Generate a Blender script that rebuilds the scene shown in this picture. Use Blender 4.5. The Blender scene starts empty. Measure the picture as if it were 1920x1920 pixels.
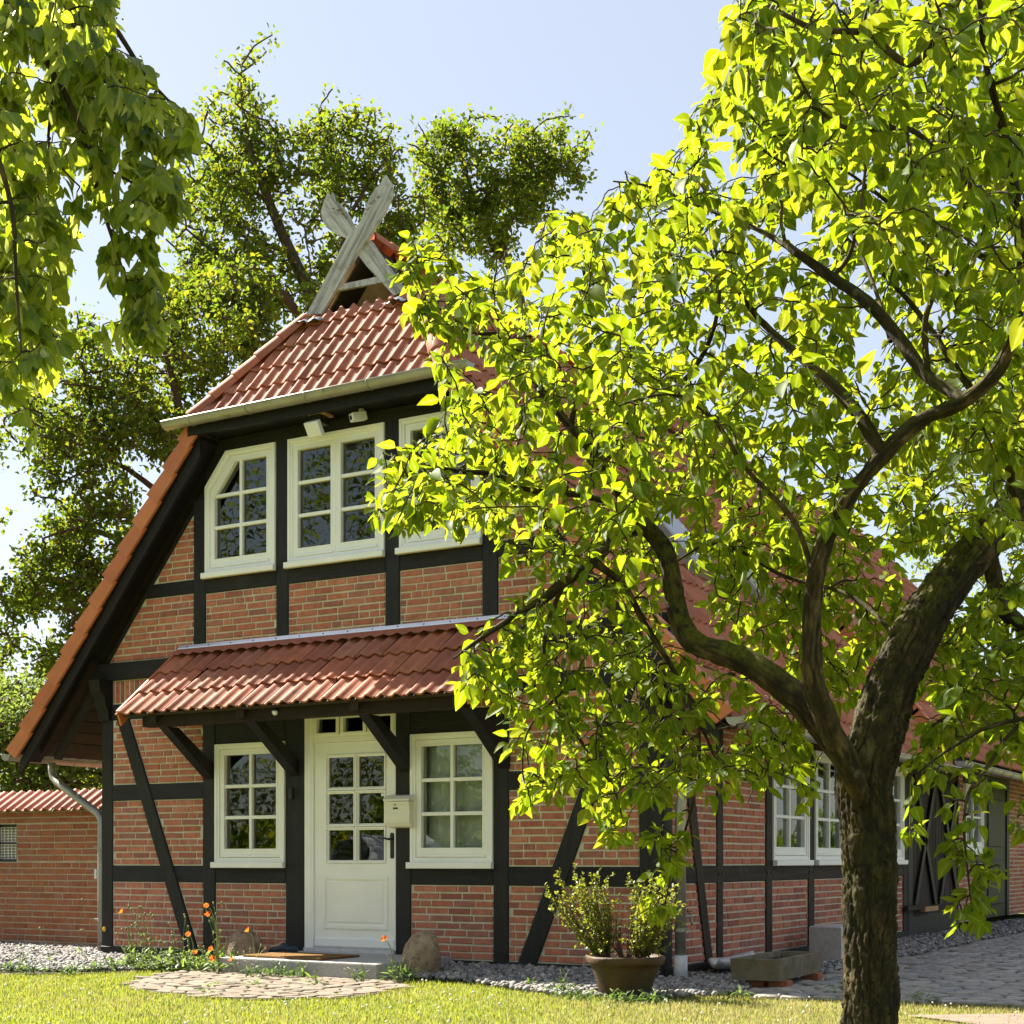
import bpy, bmesh, math, random
import numpy as np
from mathutils import Vector, Matrix, noise as mnoise

random.seed(7); rng = np.random.default_rng(7)
SC = bpy.context.scene; COL = SC.collection
R = math.radians

# ------------------------------------------------------------------ camera, sky, sun
F_PX, CX_PX, HORIZON = 2764.0, 960.0, 1612.0          # focal length, centre and eye level in photo pixels
EX, EY = (.8643, -.5029), (.5029, .8643)              # house axes seen from the camera (right, depth)
CAM = Vector((5.075, -11.185, 1.0))
cam = bpy.data.cameras.new('camera'); cam_o = bpy.data.objects.new('camera', cam); COL.objects.link(cam_o)
cam_o.location = CAM; cam_o.rotation_euler = (R(90), 0, math.atan2(.5029, .8643))
cam.sensor_width = 36; cam.lens = F_PX / 1920 * 36; cam.shift_y = (HORIZON - 960) / 1920
cam.clip_start = .05; cam.clip_end = 2000; SC.camera = cam_o

SUN_DIR = Vector((-1.0, .10, 1.0)).normalized()
w = bpy.data.worlds.new('World'); SC.world = w; w.use_nodes = True
nt = w.node_tree; nt.nodes.clear()
sky = nt.nodes.new('ShaderNodeTexSky'); sky.sky_type = 'NISHITA'; sky.sun_disc = False
sky.sun_elevation = math.asin(SUN_DIR.z); sky.sun_rotation = math.atan2(SUN_DIR.x, SUN_DIR.y)
sky.air_density = 1.0; sky.dust_density = 1.0; sky.ozone_density = 1.0
bg = nt.nodes.new('ShaderNodeBackground'); bg.inputs['Strength'].default_value = .050
wo = nt.nodes.new('ShaderNodeOutputWorld')
hz = nt.nodes.new('ShaderNodeMix'); hz.data_type = 'RGBA'; hz.inputs[0].default_value = .56; hz.inputs[7].default_value = (3.2, 3.25, 3.4, 1)   # thin summer haze over the whole sky
nt.links.new(sky.outputs[0], hz.inputs[6]); nt.links.new(hz.outputs[2], bg.inputs[0]); nt.links.new(bg.outputs[0], wo.inputs[0])
sl = bpy.data.lights.new('sun', 'SUN'); sl.energy = 4.1; sl.angle = R(.55); sl.color = (1, .925, .78)
so = bpy.data.objects.new('sun', sl); COL.objects.link(so)
so.rotation_euler = SUN_DIR.to_track_quat('Z', 'Y').to_euler(); so.location = SUN_DIR * 60
SC.view_settings.view_transform = 'Standard'; SC.view_settings.look = 'None'
SC.view_settings.exposure = 2.3; SC.view_settings.gamma = 1; SC.view_settings.use_curve_mapping = False
SC.cycles.max_bounces = 8; SC.cycles.transparent_max_bounces = 16; SC.cycles.diffuse_bounces = 4
SC.cycles.transmission_bounces = 6; SC.cycles.use_denoising = True
SC.cycles.caustics_reflective = False; SC.cycles.caustics_refractive = False

# ------------------------------------------------------------------ measuring helpers
def ray(px, py):
    X = (px - CX_PX) / F_PX
    return Vector((X*EX[0] + EX[1], X*EY[0] + EY[1], -(py - HORIZON) / F_PX))
def at(px, py, D): return CAM + ray(px, py) * D
def on_y(px, py, y=0.):
    d = ray(px, py); return CAM + d * ((y - CAM.y) / d.y)
def on_z(px, py, z=0.):
    d = ray(px, py); return CAM + d * ((z - CAM.z) / d.z)
def proj(p):
    a, b, c = p[0]-CAM.x, p[1]-CAM.y, p[2]-CAM.z
    X = a*EX[0] + b*EY[0]; D = a*EX[1] + b*EY[1]
    return CX_PX + F_PX*X/D, HORIZON - F_PX*c/D, D
def proj_np(P):
    a, b, c = P[:, 0]-CAM.x, P[:, 1]-CAM.y, P[:, 2]-CAM.z
    X = a*EX[0] + b*EY[0]; D = a*EX[1] + b*EY[1]
    return CX_PX + F_PX*X/D, HORIZON - F_PX*c/D, D
def in_poly(px, py, poly):
    px = np.asarray(px, float); py = np.asarray(py, float); ins = np.zeros(px.shape, bool)
    n = len(poly)
    for i in range(n):
        x0, y0 = poly[i]; x1, y1 = poly[(i+1) % n]
        if y0 == y1: continue
        c = ((y0 > py) != (y1 > py)) & (px < (x1-x0)*(py-y0)/(y1-y0)+x0)
        ins ^= c
    return ins

# ------------------------------------------------------------------ materials
class NT:
    def __init__(s, name):
        s.m = bpy.data.materials.new(name); s.m.use_nodes = True; s.t = s.m.node_tree
        s.b = s.t.nodes['Principled BSDF']; s.out = s.t.nodes['Material Output']
    def n(s, t, **k):
        x = s.t.nodes.new(t)
        for a, v in k.items(): setattr(x, a, v)
        return x
    def l(s, a, b): s.t.links.new(a, b)
    def coord(s, scale=(1, 1, 1), rnd=True, kind='Object'):
        tc = s.n('ShaderNodeTexCoord'); mp = s.n('ShaderNodeMapping'); mp.inputs['Scale'].default_value = scale
        s.l(tc.outputs[kind], mp.inputs[0])
        if rnd:
            oi = s.n('ShaderNodeObjectInfo'); mu = s.n('ShaderNodeMath', operation='MULTIPLY'); mu.inputs[1].default_value = 37.
            s.l(oi.outputs['Random'], mu.inputs[0]); cb = s.n('ShaderNodeCombineXYZ')
            for i in range(3): s.l(mu.outputs[0], cb.inputs[i])
            s.l(cb.outputs[0], mp.inputs['Location'])
        return mp.outputs[0]
    def noise(s, vec, scale, detail=4, rough=.6):
        x = s.n('ShaderNodeTexNoise'); x.inputs['Scale'].default_value = scale
        x.inputs['Detail'].default_value = detail; x.inputs['Roughness'].default_value = rough
        s.l(vec, x.inputs['Vector']); return x.outputs['Fac']
    def ramp(s, fac, stops):
        x = s.n('ShaderNodeValToRGB'); e = x.color_ramp.elements
        while len(e) < len(stops): e.new(.5)
        for i, (p, c) in enumerate(stops): e[i].position = p; e[i].color = (*c, 1) if len(c) == 3 else c
        s.l(fac, x.inputs[0]); return x.outputs[0]
    def rnd(s):
        at_ = s.n('ShaderNodeAttribute', attribute_name='rnd'); oi = s.n('ShaderNodeObjectInfo')
        a = s.n('ShaderNodeMath', operation='ADD'); f = s.n('ShaderNodeMath', operation='FRACT')
        s.l(at_.outputs['Fac'], a.inputs[0]); s.l(oi.outputs['Random'], a.inputs[1]); s.l(a.outputs[0], f.inputs[0])
        return f.outputs[0]
    def mix(s, a, b, fac, mode='MIX'):
        x = s.n('ShaderNodeMix', data_type='RGBA', blend_type=mode)
        for v, i in ((fac, 0), (a, 6), (b, 7)):
            if hasattr(v, 'node'): s.l(v, x.inputs[i])
            else: x.inputs[i].default_value = v if i == 0 else (*v, 1)
        return x.outputs[2]
    def bump(s, h, strength=.3, dist=.01):
        x = s.n('ShaderNodeBump'); x.inputs['Strength'].default_value = strength; x.inputs['Distance'].default_value = dist
        s.l(h, x.inputs['Height']); s.l(x.outputs[0], s.b.inputs['Normal']); return x.outputs[0]
    def base(s, c): s.l(c, s.b.inputs['Base Color']) if hasattr(c, 'node') else setattr(s.b.inputs['Base Color'], 'default_value', (*c, 1))
    def set(s, rough=.6, spec=.4, metal=0.):
        s.b.inputs['Roughness'].default_value = rough; s.b.inputs['Specular IOR Level'].default_value = spec
        s.b.inputs['Metallic'].default_value = metal; return s.m

def surf(name, cols, nscale=8, fine=80, rough=.7, spec=.35, bump=.35, dist=.006, stretch=(1, 1, 1), dirt=None, metal=0., amt=.35):
    """base colour picked per piece from cols by 'rnd', broken up with noise, fine grain relief"""
    k = NT(name); v = k.coord(stretch)
    c = k.ramp(k.rnd(), [(i/max(1, len(cols)-1), q) for i, q in enumerate(cols)]) if len(cols) > 1 else None
    n1 = k.noise(v, nscale, 5); n2 = k.noise(v, fine, 3)
    lo = tuple(x*(1-amt) for x in cols[0]); 
    shade = k.ramp(n1, [(.25, (1-amt,)*3), (.75, (1+amt*.45,)*3)])
    src = c if c else cols[0]
    col = k.mix(src, shade, 1.0, 'MULTIPLY')
    if dirt:
        n3 = k.noise(v, dirt[1], 6, .7); msk = k.ramp(n3, [(dirt[2], (0, 0, 0)), (min(1, dirt[2]+.14), (1, 1, 1))])
        col = k.mix(col, dirt[0], msk)
    k.base(col); k.bump(k.mix(n1, n2, .6), bump, dist)
    return k.set(rough, spec, metal)

M = {}
M['brick'] = surf('red_brick', [(.47, .165, .10), (.52, .19, .115), (.41, .135, .085), (.54, .22, .14), (.49, .17, .10), (.38, .165, .125), (.32, .11, .078)], 18, 150, .85, .25, .7, .006, dirt=((.24, .11, .08), 30, .64))
M['brick_orange'] = surf('orange_brick', [(.34, .125, .06), (.40, .15, .07), (.30, .10, .05), (.37, .15, .085), (.31, .13, .08)], 14, 120, .85, .25, .7, .006, dirt=((.28, .16, .11), 12, .6))
M['mortar'] = surf('sand_mortar', [(.60, .55, .42)], 10, 220, .95, .2, .6, .004, amt=.22)
M['mortar_grey'] = surf('grey_mortar', [(.48, .43, .31)], 8, 200, .95, .2, .6, .004, amt=.25)
M['timber'] = surf('black_timber', [(.009, .0085, .009), (.012, .011, .011), (.007, .007, .0075)], 5, 40, .55, .28, 1., .012, (1, 1, 1), dirt=((.028, .025, .023), 11, .64))
def wood(name, c0, c1, crack, stretch, spec=.25):
    k = NT(name); v = k.coord(stretch); v1 = k.coord((1, 1, 1)); n1 = k.noise(v, 1., 6, .7); n2 = k.noise(v, 5., 4, .7); n3 = k.noise(v1, 3., 4)
    c = k.ramp(n1, [(.32, crack), (.44, c0), (.70, c1)]); c = k.mix(c, tuple(x*2.6 for x in c1), k.ramp(n3, [(.60, (0, 0, 0)), (.80, (.55, .55, .55))]))
    k.base(c); k.bump(k.mix(n1, n2, .45), 1., .02); return k.set(.6, spec)
M['timber_v'] = wood('black_timber_upright', (.008, .0075, .0075), (.016, .0145, .014), (.002, .002, .002), (26, 26, 1.6), .4); M['timber_h'] = wood('black_timber_level', (.008, .0075, .0075), (.016, .0145, .014), (.002, .002, .002), (1.6, 26, 26), .4)
M['brown_v'] = wood('brown_timber_upright', (.024, .015, .012), (.05, .034, .027), (.006, .004, .003), (26, 26, 1.6), .2); M['brown_h'] = wood('brown_timber_level', (.024, .015, .012), (.05, .034, .027), (.006, .004, .003), (26, 1.6, 26), .2)
M['timber_brown'] = surf('weathered_brown_timber', [(.030, .018, .014), (.04, .025, .019), (.024, .015, .012)], 6, 45, .7, .2, .8, .008, dirt=((.065, .045, .036), 8, .66))
M['soffit'] = surf('dark_brown_board', [(.045, .03, .022), (.06, .04, .028)], 6, 60, .7, .3, .5, .004)
M['tile'] = surf('red_roof_tile', [(.37, .125, .072), (.42, .15, .085), (.30, .10, .06), (.39, .165, .105), (.43, .14, .075), (.34, .125, .08)], 6, 110, .7, .22, .4, .004, dirt=((.17, .09, .06), 9, .58), amt=.3)
M['tile_orange'] = surf('orange_verge_tile', [(.50, .155, .055), (.54, .18, .07), (.46, .135, .05)], 5, 90, .55, .35, .3, .003, amt=.18)
M['tile_old'] = surf('weathered_coping_tile', [(.42, .15, .085), (.46, .165, .10), (.38, .12, .065)], 9, 90, .6, .35, .4, .004, dirt=((.20, .10, .06), 7, .6), amt=.3)
M['white'] = surf('white_painted_wood', [(.88, .87, .84)], 3, 60, .42, .45, .15, .002, dirt=((.62, .59, .52), 7, .70), amt=.06)
M['cream'] = surf('white_paint_warm_bounce', [(.88, .865, .81)], 3, 60, .42, .45, .15, .002, dirt=((.62, .57, .46), 7, .70), amt=.07)  # white paint; warm light bounced off the ground is tinted into it
M['zinc'] = surf('weathered_zinc', [(.36, .35, .31)], 5, 60, .48, .5, .2, .002, dirt=((.17, .15, .11), 9, .58), metal=.55, amt=.25)
M['lead'] = surf('crumpled_lead', [(.42, .45, .50)], 14, 60, .38, .5, .9, .012, metal=.75)
M['alu'] = surf('bright_aluminium_strip', [(.66, .68, .70)], 6, 80, .32, .5, .1, .001, metal=.8, amt=.1)
M['grey_board'] = surf('weathered_white_board', [(.47, .47, .46)], 5, 50, .75, .25, .6, .005, (2.2, 2.2, .8), dirt=((.20, .19, .18), 16, .50), amt=.35)
def board_mat(name, ang):
    k = NT(name); v = k.coord((1, 1, 1), rnd=False); m0 = k.n('ShaderNodeMapping'); m0.inputs['Rotation'].default_value = (0, R(ang), 0); k.l(v, m0.inputs[0])
    m1 = k.n('ShaderNodeMapping'); m1.inputs['Scale'].default_value = (1.5, 20, 26); k.l(m0.outputs[0], m1.inputs[0])
    n1 = k.noise(m1.outputs[0], 1., 6, .7); n2 = k.noise(v, 7., 5, .7)
    c = k.ramp(n1, [(.30, (.11, .105, .10)), (.45, (.38, .375, .365)), (.62, (.56, .56, .55))]); c = k.mix(c, (.22, .20, .18), k.ramp(n2, [(.52, (0, 0, 0)), (.68, (.8, .8, .8))]))
    k.base(c); k.bump(n1, .8, .01); return k.set(.8, .2)
M['board_r'] = board_mat('weathered_board_right_lean', 54); M['board_l'] = board_mat('weathered_board_left_lean', -54)
M['raw_wood'] = surf('raw_pine', [(.50, .30, .15), (.45, .26, .12)], 6, 60, .7, .3, .4, .003, (1, .2, 1))
M['granite'] = surf('speckled_granite', [(.42, .415, .40)], 60, 260, .7, .35, .3, .003, dirt=((.10, .10, .10), 120, .58), amt=.45)
M['granite_pale'] = surf('pale_grey_stone', [(.62, .60, .60)], 25, 200, .8, .3, .5, .004, amt=.25)
M['trough'] = surf('mossy_sandstone', [(.19, .155, .11)], 9, 120, .9, .2, .8, .008, dirt=((.10, .105, .05), 5, .5), amt=.35)
M['boulder'] = surf('pinkish_fieldstone', [(.36, .255, .185), (.40, .31, .20)], 11, 60, .9, .2, 1., .03, dirt=((.16, .12, .08), 16, .52), amt=.5)
M['terracotta'] = surf('mossy_terracotta', [(.08, .044, .022)], 7, 70, .6, .3, .8, .010, dirt=((.05, .048, .018), 4, .47), amt=.55)
M['cobble'] = surf('worn_cobble', [(.27, .255, .235), (.32, .295, .26), (.22, .21, .205), (.36, .325, .285), (.27, .23, .20)], 14, 120, .75, .35, .6, .006, dirt=((.15, .135, .11), 9, .6))
M['path_stone'] = surf('sandy_path_stone', [(.21, .175, .135), (.25, .205, .16), (.18, .15, .12), (.23, .175, .135)], 10, 110, .85, .25, .6, .006, dirt=((.25, .20, .15), 9, .63))
M['gravel'] = surf('grey_gravel', [(.24, .23, .235), (.15, .147, .155), (.38, .365, .35), (.085, .085, .09), (.48, .455, .41), (.27, .22, .18), (.19, .195, .21)], 30, 200, .75, .35, .3, .003)
M['soil'] = surf('dark_soil', [(.075, .058, .040)], 6, 90, .95, .15, 1., .02, dirt=((.13, .105, .075), 20, .55))
M['joint'] = surf('sandy_joint', [(.105, .09, .062)], 7, 80, .95, .15, 1., .015, dirt=((.06, .07, .025), 4, .55))
M['lawn'] = surf('lawn_earth', [(.19, .215, .05)], 1.6, 60, .95, .1, 1., .02, dirt=((.24, .20, .075), .55, .55))
M['iron'] = surf('black_iron', [(.016, .015, .015)], 10, 80, .5, .45, .3, .002)
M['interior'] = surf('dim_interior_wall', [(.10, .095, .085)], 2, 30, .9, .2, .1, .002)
M['blind'] = surf('white_blind', [(.74, .73, .68)], 2, 30, .8, .2, .05, .001, amt=.05)
M['mailbox'] = surf('cream_enamel', [(.76, .72, .60)], 2, 60, .35, .5, .05, .001, amt=.05)
M['plastic_white'] = surf('white_plastic', [(.76, .77, .78)], 2, 60, .35, .5, .05, .001, amt=.04)
M['plastic_black'] = surf('black_plastic', [(.02, .02, .021)], 3, 60, .4, .5, .05, .001)
M['yellow'] = surf('yellow_enamel', [(.75, .45, .03)], 3, 60, .5, .4, .05, .001)
M['coir'] = surf('coir_mat', [(.22, .125, .05)], 30, 300, .95, .1, 1., .01)
M['clog_blue'] = surf('dark_blue_rubber', [(.02, .032, .055)], 9, 90, .55, .4, .2, .002)
M['clog_tan'] = surf('tan_lining', [(.38, .24, .16)], 9, 90, .8, .3, .2, .002)
M['car_white'] = surf('white_car_paint', [(.82, .83, .85)], 1, 10, .2, .6, .0, .001, amt=.02)
M['rubber'] = surf('tyre_rubber', [(.018, .018, .019)], 6, 60, .8, .3, .2, .002)
M['dark_glass'] = surf('dark_car_glass', [(.012, .014, .016)], 1, 5, .05, .7, .0, .001)
M['red'] = surf('signal_red', [(.5, .03, .02)], 3, 50, .4, .4, .05, .001)

def glass_mat():
    k = NT('window_glass'); g = k.n('ShaderNodeBsdfGlossy'); g.inputs['Roughness'].default_value = .012
    g.inputs['Color'].default_value = (.95, 1, .98, 1)
    t = k.n('ShaderNodeBsdfTransparent'); t.inputs['Color'].default_value = (.82, .88, .85, 1)
    fr = k.n('ShaderNodeFresnel'); fr.inputs['IOR'].default_value = 1.75
    mu = k.n('ShaderNodeMath', operation='MULTIPLY_ADD'); mu.inputs[1].default_value = 1.0; mu.inputs[2].default_value = .0; mu.use_clamp = True
    v = k.coord(); bp = k.n('ShaderNodeBump'); bp.inputs['Strength'].default_value = .06; bp.inputs['Distance'].default_value = .01
    k.l(k.noise(v, 3.2, 2), bp.inputs['Height']); k.l(bp.outputs[0], g.inputs['Normal'])
    k.l(fr.outputs[0], mu.inputs[0]); mx = k.n('ShaderNodeMixShader')
    k.l(mu.outputs[0], mx.inputs[0]); k.l(t.outputs[0], mx.inputs[1]); k.l(g.outputs[0], mx.inputs[2]); k.l(mx.outputs[0], k.out.inputs[0])
    return k.m
M['glass'] = glass_mat()

def leaf_mat(name, cols, tcols, trans=.5, rough=.38, spec=.45, vein=True):
    k = NT(name); r = k.rnd()
    c = k.ramp(r, [(i/(len(cols)-1), q) for i, q in enumerate(cols)])
    tcol = k.ramp(r, [(i/(len(tcols)-1), q) for i, q in enumerate(tcols)])
    if vein:
        a = k.n('ShaderNodeAttribute', attribute_name='mid')
        msk = k.ramp(a.outputs['Fac'], [(.72, (0, 0, 0)), (1., (1, 1, 1))])
        mm = k.n('ShaderNodeMath', operation='MULTIPLY'); mm.inputs[1].default_value = .45; k.l(msk, mm.inputs[0])
        c = k.mix(c, (.22, .30, .07), mm.outputs[0]); tcol = k.mix(tcol, (.55, .60, .16), mm.outputs[0])
    k.base(c); k.set(rough, spec)
    tr = k.n('ShaderNodeBsdfTranslucent'); k.l(tcol, tr.inputs['Color'])
    mx = k.n('ShaderNodeMixShader'); mx.inputs[0].default_value = trans
    k.l(k.b.outputs[0], mx.inputs[1]); k.l(tr.outputs[0], mx.inputs[2]); k.l(mx.outputs[0], k.out.inputs[0])
    return k.m
M['pear_leaf'] = leaf_mat('pear_leaf', [(.06, .125, .016), (.08, .15, .018), (.05, .105, .018), (.095, .16, .018), (.08, .10, .02)],
                          [(.235, .325, .004), (.285, .36, .005), (.20, .295, .004), (.33, .365, .007), (.26, .28, .012)], .68, .5, .22)
M['linden_leaf'] = leaf_mat('linden_leaf', [(.055, .105, .022), (.08, .135, .022), (.045, .09, .024), (.07, .12, .026)],
                            [(.34, .44, .014), (.42, .49, .016), (.27, .38, .016), (.48, .51, .022)], .66, .36, .5)
M['bract'] = leaf_mat('linden_bract', [(.28, .32, .09), (.36, .38, .12), (.24, .30, .08)], [(.46, .52, .10), (.56, .58, .14), (.40, .48, .09)], .5, .6, .3, False)
M['oak_leaf'] = leaf_mat('oak_leaf', [(.045, .085, .018), (.065, .11, .02), (.035, .07, .018), (.10, .12, .02), (.05, .095, .02)],
                         [(.18, .275, .014), (.25, .325, .016), (.14, .235, .016), (.38, .36, .02), (.19, .29, .016)], .52, .55, .18, False)
M['hedge_leaf'] = leaf_mat('hedge_leaf', [(.075, .12, .03), (.10, .15, .04), (.06, .10, .028)], [(.24, .34, .05), (.31, .39, .06), (.19, .29, .045)], .42, .6, .2, False)
M['shrub_leaf'] = leaf_mat('shrub_leaf', [(.10, .125, .02), (.14, .16, .025), (.07, .10, .02), (.17, .17, .03)], [(.36, .40, .03), (.44, .46, .04), (.28, .34, .03)], .42, .4, .45, False)
M['weed_leaf'] = leaf_mat('weed_leaf', [(.10, .16, .045), (.14, .19, .06), (.08, .14, .04)], [(.24, .36, .06), (.32, .42, .08), (.20, .30, .05)], .42, .5, .3, False)
M['weed_dark'] = leaf_mat('dark_weed_leaf', [(.035, .075, .022), (.05, .095, .028)], [(.14, .25, .04), (.19, .30, .05)], .38, .5, .3, False)
M['grass'] = leaf_mat('grass_blade', [(.11, .175, .016), (.145, .20, .018), (.085, .155, .016), (.18, .20, .03), (.125, .19, .018)],
                      [(.38, .44, .03), (.44, .47, .035), (.32, .42, .03), (.46, .42, .09), (.40, .46, .03)], .42, .5, .25, False)
M['grass_dry'] = leaf_mat('dry_grass_blade', [(.26, .22, .09), (.31, .26, .12), (.20, .19, .06)], [(.44, .38, .14), (.5, .42, .18), (.36, .36, .10)], .38, .6, .2, False)
M['poppy'] = leaf_mat('poppy_petal', [(.62, .13, .02), (.68, .17, .03)], [(.85, .22, .03), (.9, .28, .04)], .45, .6, .2, False)
M['petal_white'] = leaf_mat('white_petal', [(.75, .75, .68), (.7, .7, .62)], [(.7, .7, .6), (.7, .7, .6)], .3, .6, .2, False)
M['stem'] = surf('green_stem', [(.20, .24, .08)], 5, 60, .6, .3, .1, .001)
M['twig'] = surf('dry_twig', [(.10, .065, .04), (.14, .095, .06)], 8, 90, .8, .25, .4, .003)
M['oak_bark'] = surf('oak_bark', [(.085, .062, .045)], 3, 30, .9, .2, 1., .03)

def bark_mat():
    k = NT('pear_bark'); v = k.coord((1, 1, .45)); v2 = k.coord((1, 1, 1))
    n1 = k.noise(v, 9, 6, .7); n2 = k.noise(v, 60, 4); n3 = k.noise(v2, 6, 5)
    c = k.ramp(n1, [(.30, (.010, .0075, .004)), (.5, (.038, .026, .013)), (.68, (.125, .09, .047))])
    g = k.n('ShaderNodeAttribute', attribute_name='groove'); c = k.mix(c, (.012, .009, .007), g.outputs['Fac'])
    c = k.mix(c, (.15, .145, .10), k.ramp(n3, [(.63, (0, 0, 0)), (.72, (.6, .6, .6))]))
    ms = k.n('ShaderNodeAttribute', attribute_name='moss')
    mf = k.n('ShaderNodeMath', operation='MULTIPLY'); k.l(ms.outputs['Fac'], mf.inputs[0])
    k.l(k.ramp(k.noise(v2, 14, 6), [(.40, (0, 0, 0)), (.54, (1, 1, 1))]), mf.inputs[1])
    c = k.mix(c, k.ramp(n2, [(.3, (.035, .045, .006)), (.7, (.12, .115, .012))]), mf.outputs[0])
    k.base(c); k.bump(k.mix(n1, n2, .5), .9, .012); return k.set(.88, .25)
M['bark'] = bark_mat()

# ------------------------------------------------------------------ mesh building
class MB:
    def __init__(s): s.V = []; s.F = []; s.R = []
    def add(s, vs, fs, r=None):
        o = len(s.V); s.V += [tuple(v) for v in vs]; r = random.random() if r is None else r
        for f in fs: s.F.append(tuple(i+o for i in f)); s.R.append(r)
        return s
    def box(s, lo, hi, r=None):
        x0, y0, z0 = lo; x1, y1, z1 = hi
        return s.add([(x0,y0,z0),(x1,y0,z0),(x1,y1,z0),(x0,y1,z0),(x0,y0,z1),(x1,y0,z1),(x1,y1,z1),(x0,y1,z1)],
                     [(0,3,2,1),(4,5,6,7),(0,1,5,4),(1,2,6,5),(2,3,7,6),(3,0,4,7)], r)
    def prism(s, poly, vec, r=None, back=True):
        """poly (3-D points) moved by vec; the cap at poly+vec is the front"""
        n = len(poly); vec = Vector(vec); a = [Vector(p) for p in poly]; b = [p + vec for p in a]
        fs = [tuple(range(n, 2*n))] + [(i, (i+1) % n, (i+1) % n+n, i+n) for i in range(n)]
        if back: fs.append(tuple(reversed(range(n))))
        return s.add(a+b, fs, r)
    def chamfer(s, poly, vec, bev=.006, r=None):
        """prism whose front face is inset by bev"""
        n = len(poly); vec = Vector(vec); d = vec.normalized(); a = [Vector(p) for p in poly]
        m = [p + vec - d*bev for p in a]; f = inset3(m, d, bev); f = [p + d*bev for p in f]
        fs = [tuple(range(2*n, 3*n))]
        for i in range(n):
            j = (i+1) % n; fs += [(i, j, j+n, i+n), (i+n, j+n, j+2*n, i+2*n)]
        return s.add(a+m+f, fs, r)
    def tube(s, pts, rad, seg=8, cap=True, r=None):
        pts = [Vector(p) for p in pts]; n = len(pts)
        rad = [rad]*n if isinstance(rad, (int, float)) else rad
        vs = []; up = Vector((0, 0, 1)); prev = None
        for i, p in enumerate(pts):
            t = (pts[min(i+1, n-1)] - pts[max(i-1, 0)]).normalized()
            if prev is None:
                a = t.cross(up if abs(t.z) < .9 else Vector((1, 0, 0))).normalized()
            else:
                a = (prev - t*prev.dot(t)).normalized()
            b = t.cross(a); prev = a
            for k in range(seg):
                th = 2*math.pi*k/seg; vs.append(p + (a*math.cos(th) + b*math.sin(th))*rad[i])
        fs = [(i*seg+k, i*seg+(k+1) % seg, (i+1)*seg+(k+1) % seg, (i+1)*seg+k) for i in range(n-1) for k in range(seg)]
        if cap: fs += [tuple(reversed(range(seg))), tuple(range((n-1)*seg, n*seg))]
        return s.add(vs, fs, r)
    def lathe(s, prof, c, seg=20, mod=None, r=None):
        vs = []; c = Vector(c); n = len(prof)
        for (rr, z) in prof:
            for k in range(seg):
                th = 2*math.pi*k/seg; q = rr*(mod(th, z) if mod else 1); vs.append(c + Vector((q*math.cos(th), q*math.sin(th), z)))
        fs = [(i*seg+k, i*seg+(k+1) % seg, (i+1)*seg+(k+1) % seg, (i+1)*seg+k) for i in range(n-1) for k in range(seg)]
        fs += [tuple(reversed(range(seg))), tuple(range((n-1)*seg, n*seg))]
        return s.add(vs, fs, r)
    def merge(s, o):
        k = len(s.V); s.V += o.V; s.F += [tuple(i+k for i in f) for f in o.F]; s.R += o.R; return s
    def build(s, name, mat, parent=None, smooth=False, kind=None):
        me = bpy.data.meshes.new(name); me.from_pydata(s.V, [], s.F); 
        a = me.attributes.new('rnd', 'FLOAT', 'FACE'); a.data.foreach_set('value', np.array(s.R, np.float32))
        return link(name, me, mat, parent, smooth, kind)

def inset3(poly, nrm, d):
    """inset a planar convex polygon by d"""
    n = len(poly); c = sum(poly, Vector())/n; out = []
    for i in range(n):
        p0, p, p1 = poly[i-1], poly[i], poly[(i+1) % n]
        e0 = (p-p0).normalized(); e1 = (p1-p).normalized()
        m0 = nrm.cross(e0); m1 = nrm.cross(e1)
        if m0.dot(c-p) < 0: m0 = -m0
        if m1.dot(c-p) < 0: m1 = -m1
        k = (m0+m1); den = 1 + m0.dot(m1)
        out.append(p + k*(d/max(den, .25)))
    return out

def link(name, me, mat, parent=None, smooth=False, kind=None, matrix=None):
    if mat is not None and len(me.materials) == 0:
        for m in (mat if isinstance(mat, (list, tuple)) else [mat]): me.materials.append(m)
    o = bpy.data.objects.new(name, me); COL.objects.link(o)
    if smooth: me.shade_smooth()
    if matrix is not None: o.matrix_world = matrix
    if parent is not None:
        o.parent = parent; o.matrix_parent_inverse = Matrix.Identity(4)
        if parent in ROOTS:
            o.location = o.location - ROOTS[parent] if matrix is None else o.location - ROOTS[parent]
        elif parent.parent is None and parent.location.length > 0: o.location = o.location - parent.location
    if kind: o['kind'] = kind
    return o
ROOTS = {}
def tag(o, label, cat, group=None):
    o['label'] = label; o['category'] = cat
    if group: o['group'] = group
    return o
def thing(name, label, cat, loc=(0, 0, 0), group=None):
    """an Empty at the base of a thing; children are built in world coordinates and shifted to it"""
    o = bpy.data.objects.new(name, None); COL.objects.link(o); o.location = loc; o.empty_display_size = .2
    ROOTS[o] = Vector(loc); return tag(o, label, cat, group)
def struct(o): o['kind'] = 'structure'; return o

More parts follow.
